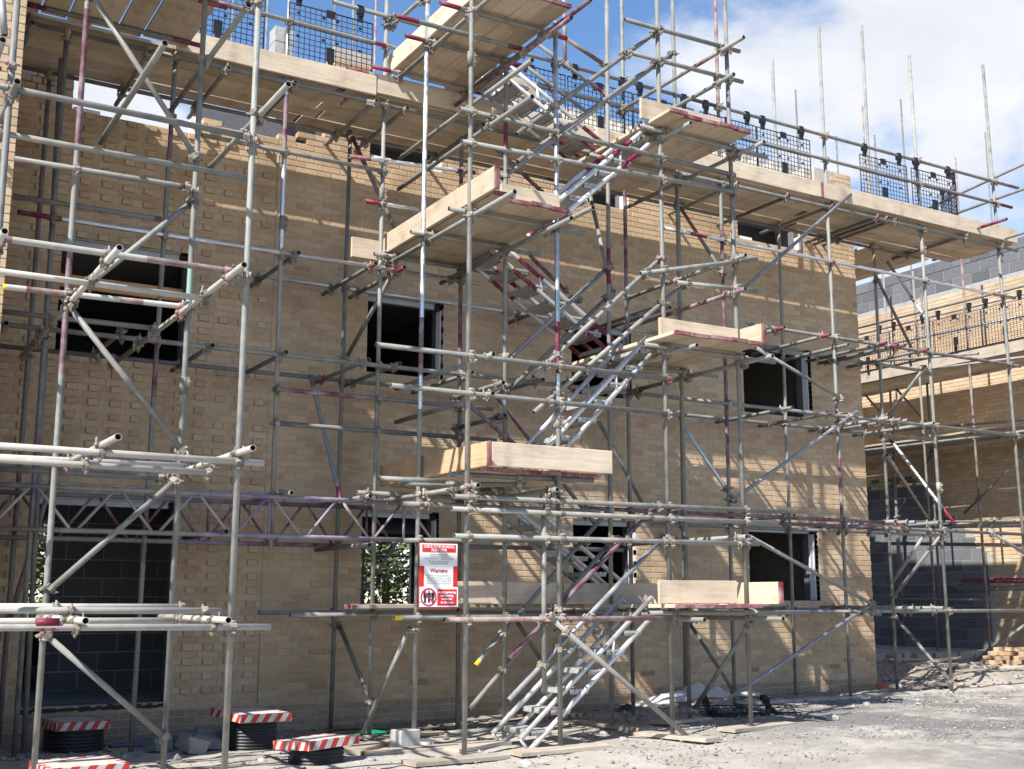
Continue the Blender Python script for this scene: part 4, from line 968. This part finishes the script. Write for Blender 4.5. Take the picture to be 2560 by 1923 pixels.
toe('second dusty toe board along the low deck nearest the corner post',-6.98,-5.55,-2.15,-2.112,1.165,WOODM)
# ------------------------------------------------------------------ aluminium stair flights
def flight(label,x0,z0,x1,z1,ya,yb,red=(),steps=7):
    t=thing('stair_flight',label,'stair flight',((x0+x1)/2,(ya+yb)/2,min(z0,z1)),'aluminium stair flights of the tower')
    d=Vector((x1-x0,0,z1-z0)).normalized(); nrm=Vector((-d.z,0,d.x)); nrm=nrm if nrm.z>0 else -nrm
    P0=Vector((x0,0,z0)); P1=Vector((x1,0,z1))
    for y in (ya,yb):
        for off in (0,.15):
            bm=bmesh.new(); A=P0+nrm*off+Vector((0,y,0)); Bq=P1+nrm*off+Vector((0,y,0))
            cuts=sorted(set([0,1]+[c for r_ in red for c in r_])); u,v,dd=frame(Bq-A); rings=[ring(bm,A+(Bq-A)*c,u,v,.0255,10) for c in cuts]
            for k in range(len(cuts)-1):
                mid=(cuts[k]+cuts[k+1])/2; bridge(bm,rings[k],rings[k+1],1 if any(a<mid<b for a,b in red) else 0)
            bm.faces.new(rings[0][::-1]); bm.faces.new(rings[-1]); wobj('stringer',bm,[ALU,TM['r']],t,False)
        bm=bmesh.new(); mdl=P0.lerp(P1,.62)+Vector((0,y,0)); 
        for s in (-.5,.5): rod(bm,mdl+d*.0+nrm*.0+Vector((0,.02*s,0)),mdl+nrm*.15+d*.14+Vector((0,.02*s,0)),.012,6)
        wobj('link_plate',bm,ALU,t)
        bm=bmesh.new()
        rod(bm,P0+Vector((0,y,0)),P0+nrm*.15+Vector((0,y,0)),.015,6); rod(bm,P1+Vector((0,y,0)),P1+nrm*.15+Vector((0,y,0)),.015,6); wobj('end_bracket',bm,ALU,t)
    for k in range(steps):
        f=(k+.75)/(steps+.2); p=P0.lerp(P1,f)+nrm*.045
        bm=bmesh.new(); sx=1 if x1>x0 else -1
        for q_ in range(4): box(bm,p.x-.11+q_*.056,p.x-.11+q_*.056+.045,ya-.02,yb+.02,p.z-.012,p.z+.012)
        box(bm,p.x-.115,p.x+.115,ya+.0,ya+.012,p.z-.035,p.z-.012); box(bm,p.x-.115,p.x+.115,yb-.012,yb,p.z-.035,p.z-.012); box(bm,p.x-.115,p.x-.108,ya,yb,p.z-.035,p.z-.012);box(bm,p.x+.108,p.x+.115,ya,yb,p.z-.035,p.z-.012)
        wobj('tread',bm,TREAD,t)
flight('lowest bright aluminium stair flight, its feet on the ground',-8.02,-.17,-6.47,1.12,-3.13,-2.62)
flight('shaded aluminium flight rising from the lowest corner landing to behind the sign',-6.1,1.17,-7.82,2.36,-2.08,-1.58)
flight('bright aluminium flight rising from the landing above the sign',-7.85,2.42,-6.42,3.84,-3.13,-2.62)
flight('aluminium flight with maroon bands falling from the second landing to the middle corner',-6.12,3.88,-7.86,4.95,-2.08,-1.58,[(.04,.3),(.66,.84)])
flight('aluminium flight with maroon bands rising from the second landing to the upper corner',-7.72,4.97,-6.35,6.2,-3.13,-2.62,[(.02,.12),(.62,.8)])
flight('highest aluminium stair flight, up to the topmost landing',-6.22,6.25,-7.82,7.08,-2.08,-1.58,[(.08,.3)])
# ------------------------------------------------------------------ mesh brick guards
def guard(label,org,ang,wd=.98,h=.62,lean=0.,clip=True,group='mesh brick guards on the high guard rail',nx_=16,nz_=10):
    t=thing('brick_guard',label,'mesh guard',org,group,ang)
    bm=bmesh.new(); r=.0044
    for i in range(nx_+1):
        x=wd*i/nx_; rod(bm,(x,0,-h),(x,0,0),r if 0<i<nx_ else .006,5)
    for j in range(1,nz_): rod(bm,(0,.004,-h+h*j/nz_),(wd,.004,-h+h*j/nz_),r,5)
    obj('wire_grid',bm,GUARDM,t)
    bm=bmesh.new(); 
    for a,b in (((0,0,0),(wd,0,0)),((0,0,-h),(wd,0,-h)),((0,0,0),(0,0,-h)),((wd,0,0),(wd,0,-h))): rod(bm,a,b,.0075,6)
    obj('edge_wire',bm,GUARDM,t)
    if clip:
        for x in (.11,.83):
            bm=bmesh.new(); box(bm,x-.03,x+.03,-.008,.02,-.01,.07); box(bm,x-.034,x+.034,-.026,.04,.08,.15); box(bm,x-.026,x+.034,-.02,-.012,.05,.09); box(bm,x-.05,x+.03,-.026,.04,.165,.174); box(bm,x-.034,x+.034,.03,.04,.14,.17); obj('rail_hook',bm,DARKPL,t)
        bm=bmesh.new(); box(bm,.43,.53,-.012,.004,-.065,.02); obj('top_tab',bm,DARKPL,t)
        for x,z in ((.11,-.09),(.83,-.09),(.40,-.34),(.56,-.34),(.11,-.36),(.83,-.36),(.40,-.08),(.56,-.08)):
            bm=bmesh.new(); box(bm,x-.017,x+.017,-.006,.004,z-.02,z+.008); obj('small_tab',bm,DARKPL,t)
        bm=bmesh.new(); box(bm,.44,.53,-.014,.002,-.58,-.42); box(bm,.455,.515,-.022,-.01,-.76,-.56); obj('toe_board_clip',bm,DARKPL,t)
    return t
gl=[(-11.25,'above the doorway, end one'),(-10.0,'beside the bright zinc post'),(-7.42,'half hidden behind the topmost landing'),(-6.40,'just past the topmost landing'),(-5.40,'behind the upper corner landing'),(-4.31,'next to the reddish post'),(-3.31,'beside the pale brick pier'),(-1.34,'standing alone past the pale brick pier'),(-.26,'above the brick corner')]
for x,l in gl: guard('black mesh brick guard hooked to the high rail '+l,(x,-1.425,7.575),0)
guard('black mesh brick guard folded round the end of the high deck',(.76,-1.40,7.56),math.radians(52),.95)
for k,(y,l) in enumerate(((4.46,'half hidden behind the brick corner'),(3.37,'second past the brick corner'),(2.27,'third past the brick corner'),(1.18,'at the picture edge'))):
    guard('dark mesh guard on the block building scaffold, '+l,(4.55,y,6.575),-math.pi/2,1.07,.7,0,True,'mesh guards of the block building scaffold')
# deck of the block building scaffold
for k in range(5):
    board('scaffold_board',f'deck board in front of the block building, {ORD[k]} from its outer edge','scaffold board','deck boards by the block building',4.62+k*.236,4.62+k*.236+BW,-2.5,6.5,5.62,5.658,WOODD,0,.01)
for k in range(5):
    board('scaffold_board',f'lower deck board in front of the block building, {ORD[k]} from its outer edge','scaffold board','lower deck boards by the block building',4.62+k*.25,4.62+k*.25+BW,-1.0+.3*(k%2),6.5,4.30,4.338,WOODD,0,.01)
board('toe_board','dusty toe board along the deck of the block building','toe board',None,4.57,4.608,-2.5,6.5,5.64,5.88,WOODD,0,.004)
# ------------------------------------------------------------------ sign
SG=thing('warning_sign','red and white safety sign wired to the scaffold, reading CHECK YOUR WORKING PLATFORM','sign',(-8.6,-2.40,1.14))
SX,SY,SZ=-8.82,-2.40,1.12
bm=bmesh.new(); box(bm,SX,SX+.425,SY,SY+.006,SZ,SZ+.64); wobj('backing_board',bm,SIGNB,SG)
def plate(nm,x0,x1,z0,z1,mat,y=.001,par=None): 
    bm=bmesh.new(); box(bm,SX+x0,SX+x1,SY-y-.0015,SY-y+.0005,SZ+z0,SZ+z1); return wobj(nm,bm,mat,par or SG)
p1=plate('panel',.005,.418,.413,.632,SIGNW,.004); plate('panel',.03,.40,.21,.43,SIGNR,.0015); plate('red_margin',.004,.42,.2,.42,SIGNR,.001); p2=plate('panel',.056,.372,.212,.425,SIGNW,.0035); p3=plate('panel',.008,.428,.02,.212,SIGNW,.004)
plate('heading_band',.03,.398,.548,.620,SIGNR,.0065); plate('notice_band',.20,.412,.033,.190,SIGNR,.0065)
def text(s,cx,z,size,mat,y=.0085,width=None,bold=.0,al='CENTER'):
    cu=bpy.data.curves.new('lettering','FONT'); cu.body=s; cu.size=size; cu.align_x=al; cu.extrude=.0003; cu.offset=bold; cu.materials.append(mat); cu.resolution_u=3
    o=bpy.data.objects.new('lettering',cu); COL.objects.link(o); o.parent=SG; o.rotation_euler=(math.pi/2,0,0); o.location=Vector((SX+cx,SY-y,SZ+z))-SG.location
    bpy.context.view_layer.update(); dg=bpy.context.evaluated_depsgraph_get(); me=bpy.data.meshes.new_from_object(o.evaluated_get(dg)); me.materials.clear(); me.materials.append(mat)
    xs_=[v.co.x for v in me.vertices]; wd=max(xs_)-min(xs_); q=link('lettering',me,SG); q.rotation_euler=o.rotation_euler; q.location=o.location
    if width and wd>0:
        for v in me.vertices: v.co.x*=width/wd
    bpy.data.objects.remove(o); bpy.data.curves.remove(cu)
text('CHECK YOUR WORKING',.214,.588,.040,SIGNW,width=.335,bold=.0008); text('PLATFORM!',.214,.554,.040,SIGNW,width=.165,bold=.0008)
for s,z,wd in (('Is the Ladder secured?',.520,.19),('Are the Boards in place?',.499,.20),('Are the Toeboards + Brickguards in place?',.478,.32),('If in doubt - Don\'t start work',.453,.22),('Contact the Site Manager',.433,.2)): text(s,.214,z,.020,SIGNG,width=wd)
text('Warning',.212,.352,.056,SIGNP,width=.195,bold=.001)
for s,z in (('If you are carrying materials or',.318),('tools, make sure you can safely',.293),('use this ladder by having three',.268),('points of contact at all times.',.243)): text(s,.075,z,.022,SIGNG,width=.27,al='LEFT')
for s,z,wd in (('Avoid gathering',.152,.195),('and storing',.120,.14),('materials',.088,.115),('in this area',.055,.135)): text(s,.306,z,.030,SIGNW,width=wd,bold=.0012)
bm=bmesh.new(); cx,cz=SX+.105,SZ+.114; n=36
a=ring(bm,Vector((cx,SY-.0075,cz)),Vector((1,0,0)),Vector((0,0,1)),.088,n); b=ring(bm,Vector((cx,SY-.0075,cz)),Vector((1,0,0)),Vector((0,0,1)),.072,n); bridge(bm,a,b)
box(bm,-.008,.008,-.001,.0005,-.078,.078,Matrix.Translation((cx,SY-.009,cz))@Matrix.Rotation(math.radians(-45),4,'Y')); wobj('prohibition_ring',bm,SIGNP,SG)
bm=bmesh.new()
for k in (-.042,0,.042):
    c=Vector((cx+k+.004,SY-.0068,cz+.005)); h=ring(bm,c+Vector((0,0,.052)),Vector((1,0,0)),Vector((0,0,1)),.0085,12); bm.faces.new(h)
    for x0,x1,z0,z1 in ((-.013,.013,-.005,.040),(-.0185,-.0145,-.012,.038),(.0145,.0185,-.012,.038),(-.0115,-.0015,-.058,-.005),(.0015,.0115,-.058,-.005)): box(bm,c.x+x0,c.x+x1,c.y-.0005,c.y+.0005,c.z+z0,c.z+z1)
wobj('people_pictogram',bm,SIGNK,SG)
bm=bmesh.new(); 
for x in (.03,.39): rod(bm,(SX+x,SY-.01,SZ+.60),(SX+x+.005,SY+.03,SZ+.70),.002,4)
rod(bm,(SX-.05,SY,SZ+.07),(SX+.03,SY-.012,SZ+.07),.0015,4); wobj('wire_tie',bm,SIGNK,SG)
# ------------------------------------------------------------------ chambers with hazard lids
def chamber(label,cx,cy,zb,zt,s,rz,r=.27,tilt=0.,ring_only=True,hz=.075):
    t=thing('inspection_chamber',label,'inspection chamber',(cx,cy,zb),'chambers capped with striped lids',rz)
    if zt-zb>.06:
        bm=bmesh.new(); n=28; z=0; pr=None; H_=zt-zb
        k=max(3,int(H_/.028))
        for i in range(k*4+1):
            rr=r+(.012 if i%4 in (1,2) else 0); cur=ring(bm,Vector((0,0,H_*i/(k*4))),Vector((1,0,0)),Vector((0,1,0)),rr,n)
            if pr: bridge(bm,pr,cur)
            pr=cur
        bm.faces.new(pr); obj('corrugated_riser',bm,DARKPL,t)
    lid=bmesh.new(); M=Matrix.Translation((0,0,zt-zb))@Matrix.Rotation(tilt,4,'X')@Matrix.Rotation(tilt*.6,4,'Y')
    box(lid,-s/2+.004,s/2-.004,-s/2+.004,s/2-.004,.002,hz,M); L_=obj('lid',lid,DUSTW,t)
    # hazard tape: alternating slanted strips wrapped round the four edges
    rb=bmesh.new(); wb=bmesh.new()
    for side in range(4):
        Rm=Matrix.Rotation(side*math.pi/2,4,'Z'); nst=9
        for k in range(nst):
            a=-s/2+s*k/nst; b=a+s/nst; sh=s/nst*.75; dst=rb if k%2==0 else wb; y=-s/2
            def cl(x): return max(-s/2,min(s/2,x))
            q=[(cl(a-sh/2),y,.004),(cl(b-sh/2),y,.004),(cl(b+sh/2),y,hz),(cl(a+sh/2),y,hz)]
            f=dst.faces.new([dst.verts.new(M@(Rm@Vector(p))) for p in q])
            tp=[(cl(a+sh/2),y,hz+.001),(cl(b+sh/2),y,hz+.001),(cl(b+sh*.9),y+.045,hz+.001),(cl(a+sh*.9),y+.045,hz+.001)]
            f=dst.faces.new([dst.verts.new(M@(Rm@Vector(p))) for p in tp])
    o=obj('red_stripe',rb,REDP,L_); o['kind']='stuff'; o=obj('white_stripe',wb,WHT,L_); o['kind']='stuff'
    return t
chamber('tall black ribbed chamber with a striped lid beside the broken grey blocks',-10.18,-1.62,-.21,.10,.56,math.radians(12),.235,.05)
chamber('low chamber with a sunlit red and white striped lid at the edge of the shade',-9.97,-2.78,-.21,-.05,.54,math.radians(14),.23,-.06)
chamber('black ribbed chamber with a striped lid in the shade below the doorway',-11.66,-1.0,-.21,.04,.5,math.radians(8),.26,.02)
chamber('chamber with a dusty striped lid at the bottom left corner of the picture',-11.98,-2.95,-.2,-.10,.6,math.radians(5),.25,0)
chamber('flat striped chamber lid on the ground behind the stair foot',-6.22,-.75,-.2,-.17,.52,math.radians(8),.2,0,hz=.07)
chamber('tilted striped chamber lid half under clear sheeting beside the wall',-3.72,-.92,-.19,-.13,.72,math.radians(10),.25,.06,hz=.07)
# ------------------------------------------------------------------ sole boards
def sole(lab,cx,cy,L_,rz,base=None):
    z=(base if base is not None else gz(cx,cy))+.022
    o=board('sole_board',lab,'sole board','timber sole boards under the posts',-L_/2,L_/2,-.1125,.1125,-.019,.019,WOODD,0,.003)
    o.location=(cx,cy,z); o.rotation_euler=(U(-.02,.02),U(-.02,.02),rz); return o
sole('sole board under the post beside the striped sunlit lid',-9.05,-2.0,1.25,math.radians(42))
sole('sole board in front of the grey block and drink can',-8.98,-2.62,.95,math.radians(-4))
sole('sole board under the front post nearest the viewer',-8.93,-3.42,1.0,math.radians(8))
sole('sole board under the bright stair feet',-7.83,-3.38,1.0,math.radians(2))
sole('sole board lying in the shade behind the stair flight',-6.42,-2.15,1.25,math.radians(-84))
sole('sole board with a raking tube end resting on it',-6.45,-3.3,.95,math.radians(-78))
sole('pale sole board under the corner post, out on the gravel',-5.3,-3.22,1.05,math.radians(12))
sole('sole board under the post behind the corner post',-5.55,-2.3,.8,math.radians(14))
sole('sole board beside the stair feet on the disturbed soil',-8.35,-2.75,.7,math.radians(16))
# ------------------------------------------------------------------ loose things on the ground
def chunk(name,label,cat,group,loc,size,mat,rz=None,jag=.18):
    bm=bmesh.new(); bmesh.ops.create_icosphere(bm,subdivisions=1,radius=.5)
    for v in bm.verts: 
        v.co*=1+U(-jag,jag); v.co=Vector((v.co.x*size[0],v.co.y*size[1],v.co.z*size[2]))
    o=obj(name,bm,mat); o.location=loc; o.rotation_euler=(U(-.3,.3),U(-.3,.3),U(0,6) if rz is None else rz); return tag(o,label,cat,group)
def slab(name,label,cat,group,loc,size,mat,rot=(0,0,0),jit=.0,parent=None):
    bm=bmesh.new(); v=box(bm,-size[0]/2,size[0]/2,-size[1]/2,size[1]/2,0,size[2])
    for q_ in v: q_.co+=Vector((U(-jit,jit),U(-jit,jit),U(-jit,jit)))
    bmesh.ops.bevel(bm,geom=bm.edges[:],offset=min(size)*.05,segments=1,affect='EDGES')
    o=obj(name,bm,mat,parent); o.location=loc; o.rotation_euler=rot
    return tag(o,label,cat,group) if label else o
slab('concrete_block','squat grey concrete block standing beside a post and a drink can','concrete block',None,(-8.90,-2.32,-.205),(.225,.2,.205),CONCD,(0,0,.1),.004)
c=thing('drink_can','small dented drink can lying beside the grey block','drink can',(-8.72,-2.42,-.15))
bm=bmesh.new(); rod(bm,(-.05,0,0),(.05,.02,0),.033,14); obj('body',bm,ALU,c)
bm=bmesh.new(); rod(bm,(-.056,-.002,0),(-.05,0,0),.027,14); obj('lid',bm,LINTEL,c)
bm=bmesh.new(); hollow(bm,(-8.15,-1.75,-.13),(-5.9,-1.55,-.12),[(0,1,'g')],['g']); tag(wobj('scaffold_tube',bm,[TM['g'],TUBE_IN]),'loose scaffold tube lying on the ground by the wall','scaffold tube')
rub=[(-10.72,-1.3,.42,.16,.14,'big cracked'),(-10.5,-1.15,.40,.2,.12,'tilted'),(-10.78,-1.75,.26,.2,.15,'squarish front'),(-10.62,-1.62,.3,.18,.11,'flat'),(-10.95,-1.22,.22,.16,.1,'small dark'),(-10.35,-1.02,.38,.14,.16,'long upper'),(-10.98,-1.5,.2,.15,.1,'low'),(-10.4,-1.42,.26,.18,.09,'thin')]
for x,y,a,b,h,ad in rub: slab('broken_block',f'{ad} piece of broken grey block on the heap beside the ribbed chamber','broken block','broken blocks heaped by the chamber',(x,y,gz(x,y)+.0+.03*R()),(a,b,h),BROKEN,(U(-.25,.25),U(-.25,.25),U(0,3)),.03)
guard('black mesh brick guard lying flat behind the bottom left lid',(-11.72,-2.3,-.165),0.1,.62,.42,0,False,'mesh brick guards lying on the ground',12,6).rotation_euler=(math.radians(-88),0,.08)
g1=guard('black mesh brick guard lying on the gravel in front of the clear sheeting',(-5.02,-1.93,.02),0,1.1,.42,0,True,'mesh brick guards lying on the ground',14,8); g1.rotation_euler=(math.radians(-62),0,math.radians(-24))
g2=guard('second mesh brick guard lying under the one on the gravel',(-4.98,-2.02,-.06),0,1.1,.5,0,True,'mesh brick guards lying on the ground',14,8); g2.rotation_euler=(math.radians(-84),0,math.radians(-20))
# clear sheeting heap
bm=bmesh.new(); nx_,ny_=44,18; V_=[]
for j in range(ny_+1):
    for i in range(nx_+1):
        x=-4.75+2.05*i/nx_; y=-.75+.62*j/ny_; e=math.sin(math.pi*i/nx_)**.5*math.sin(math.pi*min(1,j/ny_*.9+.1))**.6
        z=gz(x,y)+.01+e*(.13+.13*noise.noise(Vector((x*2.3,y*3,4)))+.06*noise.noise(Vector((x*7,y*8,5)))); V_.append(bm.verts.new((x,y+.06*noise.noise(Vector((x*3,1,y))),z)))
for j in range(ny_):
    for i in range(nx_): bm.faces.new((V_[j*(nx_+1)+i],V_[j*(nx_+1)+i+1],V_[(j+1)*(nx_+1)+i+1],V_[(j+1)*(nx_+1)+i]))
tag(wobj('plastic_sheeting',bm,POLY,None,True),'crumpled clear plastic sheeting heaped against the brick wall','plastic sheeting')
def crumple(name,label,cat,x,y,sx,sy,h,mat):
    bm=bmesh.new(); n=16; V_=[]
    for j in range(n+1):
        for i in range(n+1):
            a,b=x+sx*(i/n-.5),y+sy*(j/n-.5); e=math.sin(math.pi*i/n)*math.sin(math.pi*j/n)
            V_.append(bm.verts.new((a,b,gz(a,b)+.015+e*h*(.6+noise.noise(Vector((a*9,b*9,2)))))))
    for j in range(n):
        for i in range(n): bm.faces.new((V_[j*(n+1)+i],V_[j*(n+1)+i+1],V_[(j+1)*(n+1)+i+1],V_[(j+1)*(n+1)+i]))
    tag(wobj(name,bm,mat),label,cat)
crumple('plastic_sheet','bright green plastic sheet on the ground by the raking tube','plastic sheet',-8.72,-.95,.55,.4,.05,GREENP)
crumple('plastic_sheet','dusty blue sheeting scraps on the ground below the doorway','plastic sheet',-11.0,-.8,.6,.4,.06,BLUEP)
crumple('rag','dark rag bundle on the soil behind the stair flight','rag',-5.2,-.75,.3,.2,.09,SIGNK)
for k,z in enumerate((0,.066,.132)): slab('brick',f'red brick at the {["foot","middle","top"][k]} of the small stack by the brick corner','brick','red bricks stacked by the corner',(-.25,-.3,-.19+z),(.215,.1,.063),REDBRICK if k!=1 else CONCD,(0,0,.25+.06*k),.002)
slab('brick','single buff brick lying on the soil by the wall near a post','brick',None,(-1.9,-.5,-.17),(.3,.1,.065),BRICK1,(0,.05,-.6),.003)
# heap of buff bricks by the block building
rng=random.Random(3); hp=0; rows=[(0,8),(1,7),(2,6),(3,5),(4,4),(5,4)]
wh=['bottom','second','third','fourth','fifth','top']
for lv,n_ in rows:
    for i in range(n_):
        for d in range(2):
            x=2.95+lv*.13+i*.25+rng.uniform(-.03,.03); y=.55-d*.2-.17*i+rng.uniform(-.03,.03)
            slab('brick',f'loose buff brick in the {wh[lv]} row of the heap, {ORD[i]} from the doorway side, {["front","rear"][d]}','brick','buff bricks heaped by the block building',(x,y,.03+lv*.067),(.215,.1025,.063),BRICK1,(rng.uniform(-.05,.05),rng.uniform(-.05,.05),rng.uniform(-.5,.2)),.002)
for k,(x,y,l,rz,z) in enumerate(((3.3,-.55,1.9,-.35,.10),(2.7,1.2,1.6,.15,.14),(1.9,.2,1.2,.6,.08),(.9,-.75,1.1,-.2,-.08),(3.0,1.75,1.5,-.1,.17))):
    o=board('timber_plank',f'weathered timber plank on the bank, {ORD[k]} from the brick heap','plank','planks scattered on the bank',-l/2,l/2,-.06,.06,-.02,.02,WOODD,0,.004); o.location=(x,y,gz(x,y)+.05); o.rotation_euler=(0,U(-.05,.05),rz)
for k,(x,y,s,ad) in enumerate(((-9.57,-3.02,.12,'grey angular'),(-9.72,-3.1,.09,'pale'),(-8.55,-3.95,.20,'large white'),(-8.35,-3.9,.11,'small white'),(-6.95,-3.15,.13,'flat pale'),(-4.2,-3.2,.18,'bright flat'),(-2.6,-2.2,.13,'rounded'),(-6.8,-2.6,.1,'dusty'),(.3,-2.5,.16,'pale'),(-10.4,-2.6,.1,'chalky'))):
    chunk('stone',f'{ad} stone lying on the dusty ground'+[' by the sunlit striped lid',' beside that lid',' at the bottom edge under the stair tower',' close to the large white one',' between the stair feet and the corner post',' out on the gravel',' near the gravel edge',' behind the stair foot',' far out past the brick corner',' between the front posts'][k],'stone',None,(x,y,gz(x,y)+s*.12),(s,s*.75,s*.5),STONE)
for k,(x,y,l,rz) in enumerate(((1.0,-.75,.5,.4),(1.5,-.9,.6,-.3),(.6,-.55,.45,.1),(1.3,-.55,.7,.7))): 
    pass
cv=bmesh.new(); pr=None
for i in range(60):
    t=i/59; x=-9.3+2.6*t; y=-1.15+.35*math.sin(t*7)+.1*math.sin(t*19); p=Vector((x,y,gz(x,y)+.022+.03*max(0,math.sin(t*9)))); cur=ring(cv,p,Vector((0,1,0)),Vector((0,0,1)),.009,6)
    if pr: bridge(cv,pr,cur)
    pr=cur
tag(wobj('cable',cv,DARKPL),'thin black cable snaking over the soil behind the grey block','cable')
for k,(x,y,l,w_,rz,ad) in enumerate(((-8.3,-1.6,.5,.09,.5,'short pale'),(-7.2,-1.35,.4,.08,-.3,'thin'),(1.1,-.72,.55,.07,.35,'narrow grey'),(.75,-.95,.35,.06,-.6,'broken'),(-.9,-.75,.6,.08,.2,'long'),(-9.2,-1.5,.6,.1,-.25,'dusty'))):
    o=board('timber_offcut',f'{ad} timber offcut on the ground'+[' behind the drink can',' behind the stair foot',' below the bank',' below the bank, the smaller one',' by the brick corner',' behind the raking tube'][k],'offcut',None,-l/2,l/2,-w_/2,w_/2,-.014,.014,WOODD,0,.002); o.location=(x,y,gz(x,y)+.03); o.rotation_euler=(U(-.1,.1),U(-.06,.06),rz)
# small rubble and gravel
def scatter(name,n,reg,smin,smax,mat,dens=None,seed=1):
    rg=random.Random(seed); vs=[]; fs=[]
    base=[(1,0,0),(-1,0,0),(0,1,0),(0,-1,0),(0,0,1),(0,0,-.6)]; tri=[(0,2,4),(2,1,4),(1,3,4),(3,0,4),(2,0,5),(1,2,5),(3,1,5),(0,3,5)]
    k=0
    while k<n:
        x=rg.uniform(reg[0],reg[1]); y=rg.uniform(reg[2],reg[3])
        if dens and rg.random()>dens(x,y): 
            k+=.2; continue
        s=smin+(smax-smin)*rg.random()**4; a=rg.uniform(0,6.28); ca,sa=math.cos(a),math.sin(a); b=len(vs); fl=rg.uniform(.4,.9)
        for p in base:
            px,py,pz=[c*s*rg.uniform(.7,1.2) for c in p]; vs.append((x+px*ca-py*sa,y+px*sa+py*ca,gz(x,y)+.006+pz*fl))
        fs+=[(b+i,b+j,b+l) for i,j,l in tri]; k+=1
    me=bpy.data.meshes.new(name); me.from_pydata(vs,[],fs); me.materials.append(mat); o=link(name,me); o['kind']='stuff'; return o
scatter('gravel',15000,(-7.5,5,-5.2,-1.35),.004,.02,STONES,lambda x,y:.25+.75*sm(-.05,.15,noise.noise(Vector((x*.85,y*.85,3)))),2)
scatter('rubble',3000,(-12.6,.2,-2.6,-.06),.006,.05,STONES,lambda x,y:.2+.8*sm(-2.4,-1.2,y),3)
scatter('rubble',1600,(.4,4.6,-1.3,2.6),.008,.06,STONES,None,4)
scatter('rubble',1500,(-12.4,-5,-5,-2.4),.004,.03,STONES,None,5)
# ------------------------------------------------------------------ greenery seen through the openings
def tree(label,x,y,h,seed):
    rg=random.Random(seed); t=thing('tree',label,'tree',(x,y,-.1),'trees behind the brick building')
    bm=bmesh.new(); rod(bm,(0,0,0),(.1,0,h*.45),.14,8,r1=.09)
    for k in range(6):
        a=k*1.05; rod(bm,(.05,0,h*(.25+.04*k)),(math.cos(a)*h*.25,math.sin(a)*h*.25,h*(.5+.06*k)),.05,6,r1=.015)
    obj('trunk',bm,BARK,t)
    vs=[];fs=[]
    cl=[(rg.gauss(0,h*.17),rg.gauss(0,h*.17),h*rg.uniform(.2,.98),rg.uniform(.35,.7)) for _ in range(85)]
    for cx,cy,cz,r in cl:
        for _ in range(60):
            p=Vector((cx+rg.gauss(0,r*.5),cy+rg.gauss(0,r*.5),cz+rg.gauss(0,r*.45))); s=rg.uniform(.06,.13); a=Vector((rg.gauss(0,1),rg.gauss(0,1),rg.gauss(0,1))).normalized(); b=a.orthogonal().normalized()*s*.5; a*=s; i=len(vs)
            vs+=[p-a,p+b,p+a,p-b]; fs.append((i,i+1,i+2,i+3))
    me=bpy.data.meshes.new('crown'); me.from_pydata(vs,[],fs); me.materials.append(LEAF); link('crown',me,t)
tree('leafy tree seen through the window hole beside the warning sign',-1.6,16,5.2,1); tree('leafy tree just behind the lowest window hole beside the sign',.1,18,5.5,2); tree('broad leafy tree furthest from the doorway, mostly hidden by the wall',-3.2,17,5.0,4); tree('leafy tree glimpsed through the doorway',-9.0,17,4.6,3)
# pale block packs standing on the scaffold above
for k,(x,z,w_,h_) in enumerate(((-9.62,7.3,.30,.42),(-9.30,7.3,.3,.38),(-9.62,6.8,.30,.3),(-9.3,6.8,.28,.26),(-8.98,7.25,.3,.3))):
    slab('block_pack',f'shrink wrapped white block pack above the doorway, {ORD[k]} one','block pack','white block packs on the high deck',(x+.5,1.2,z),(w_,.3,h_),WHITE,(0,0,0),.004)
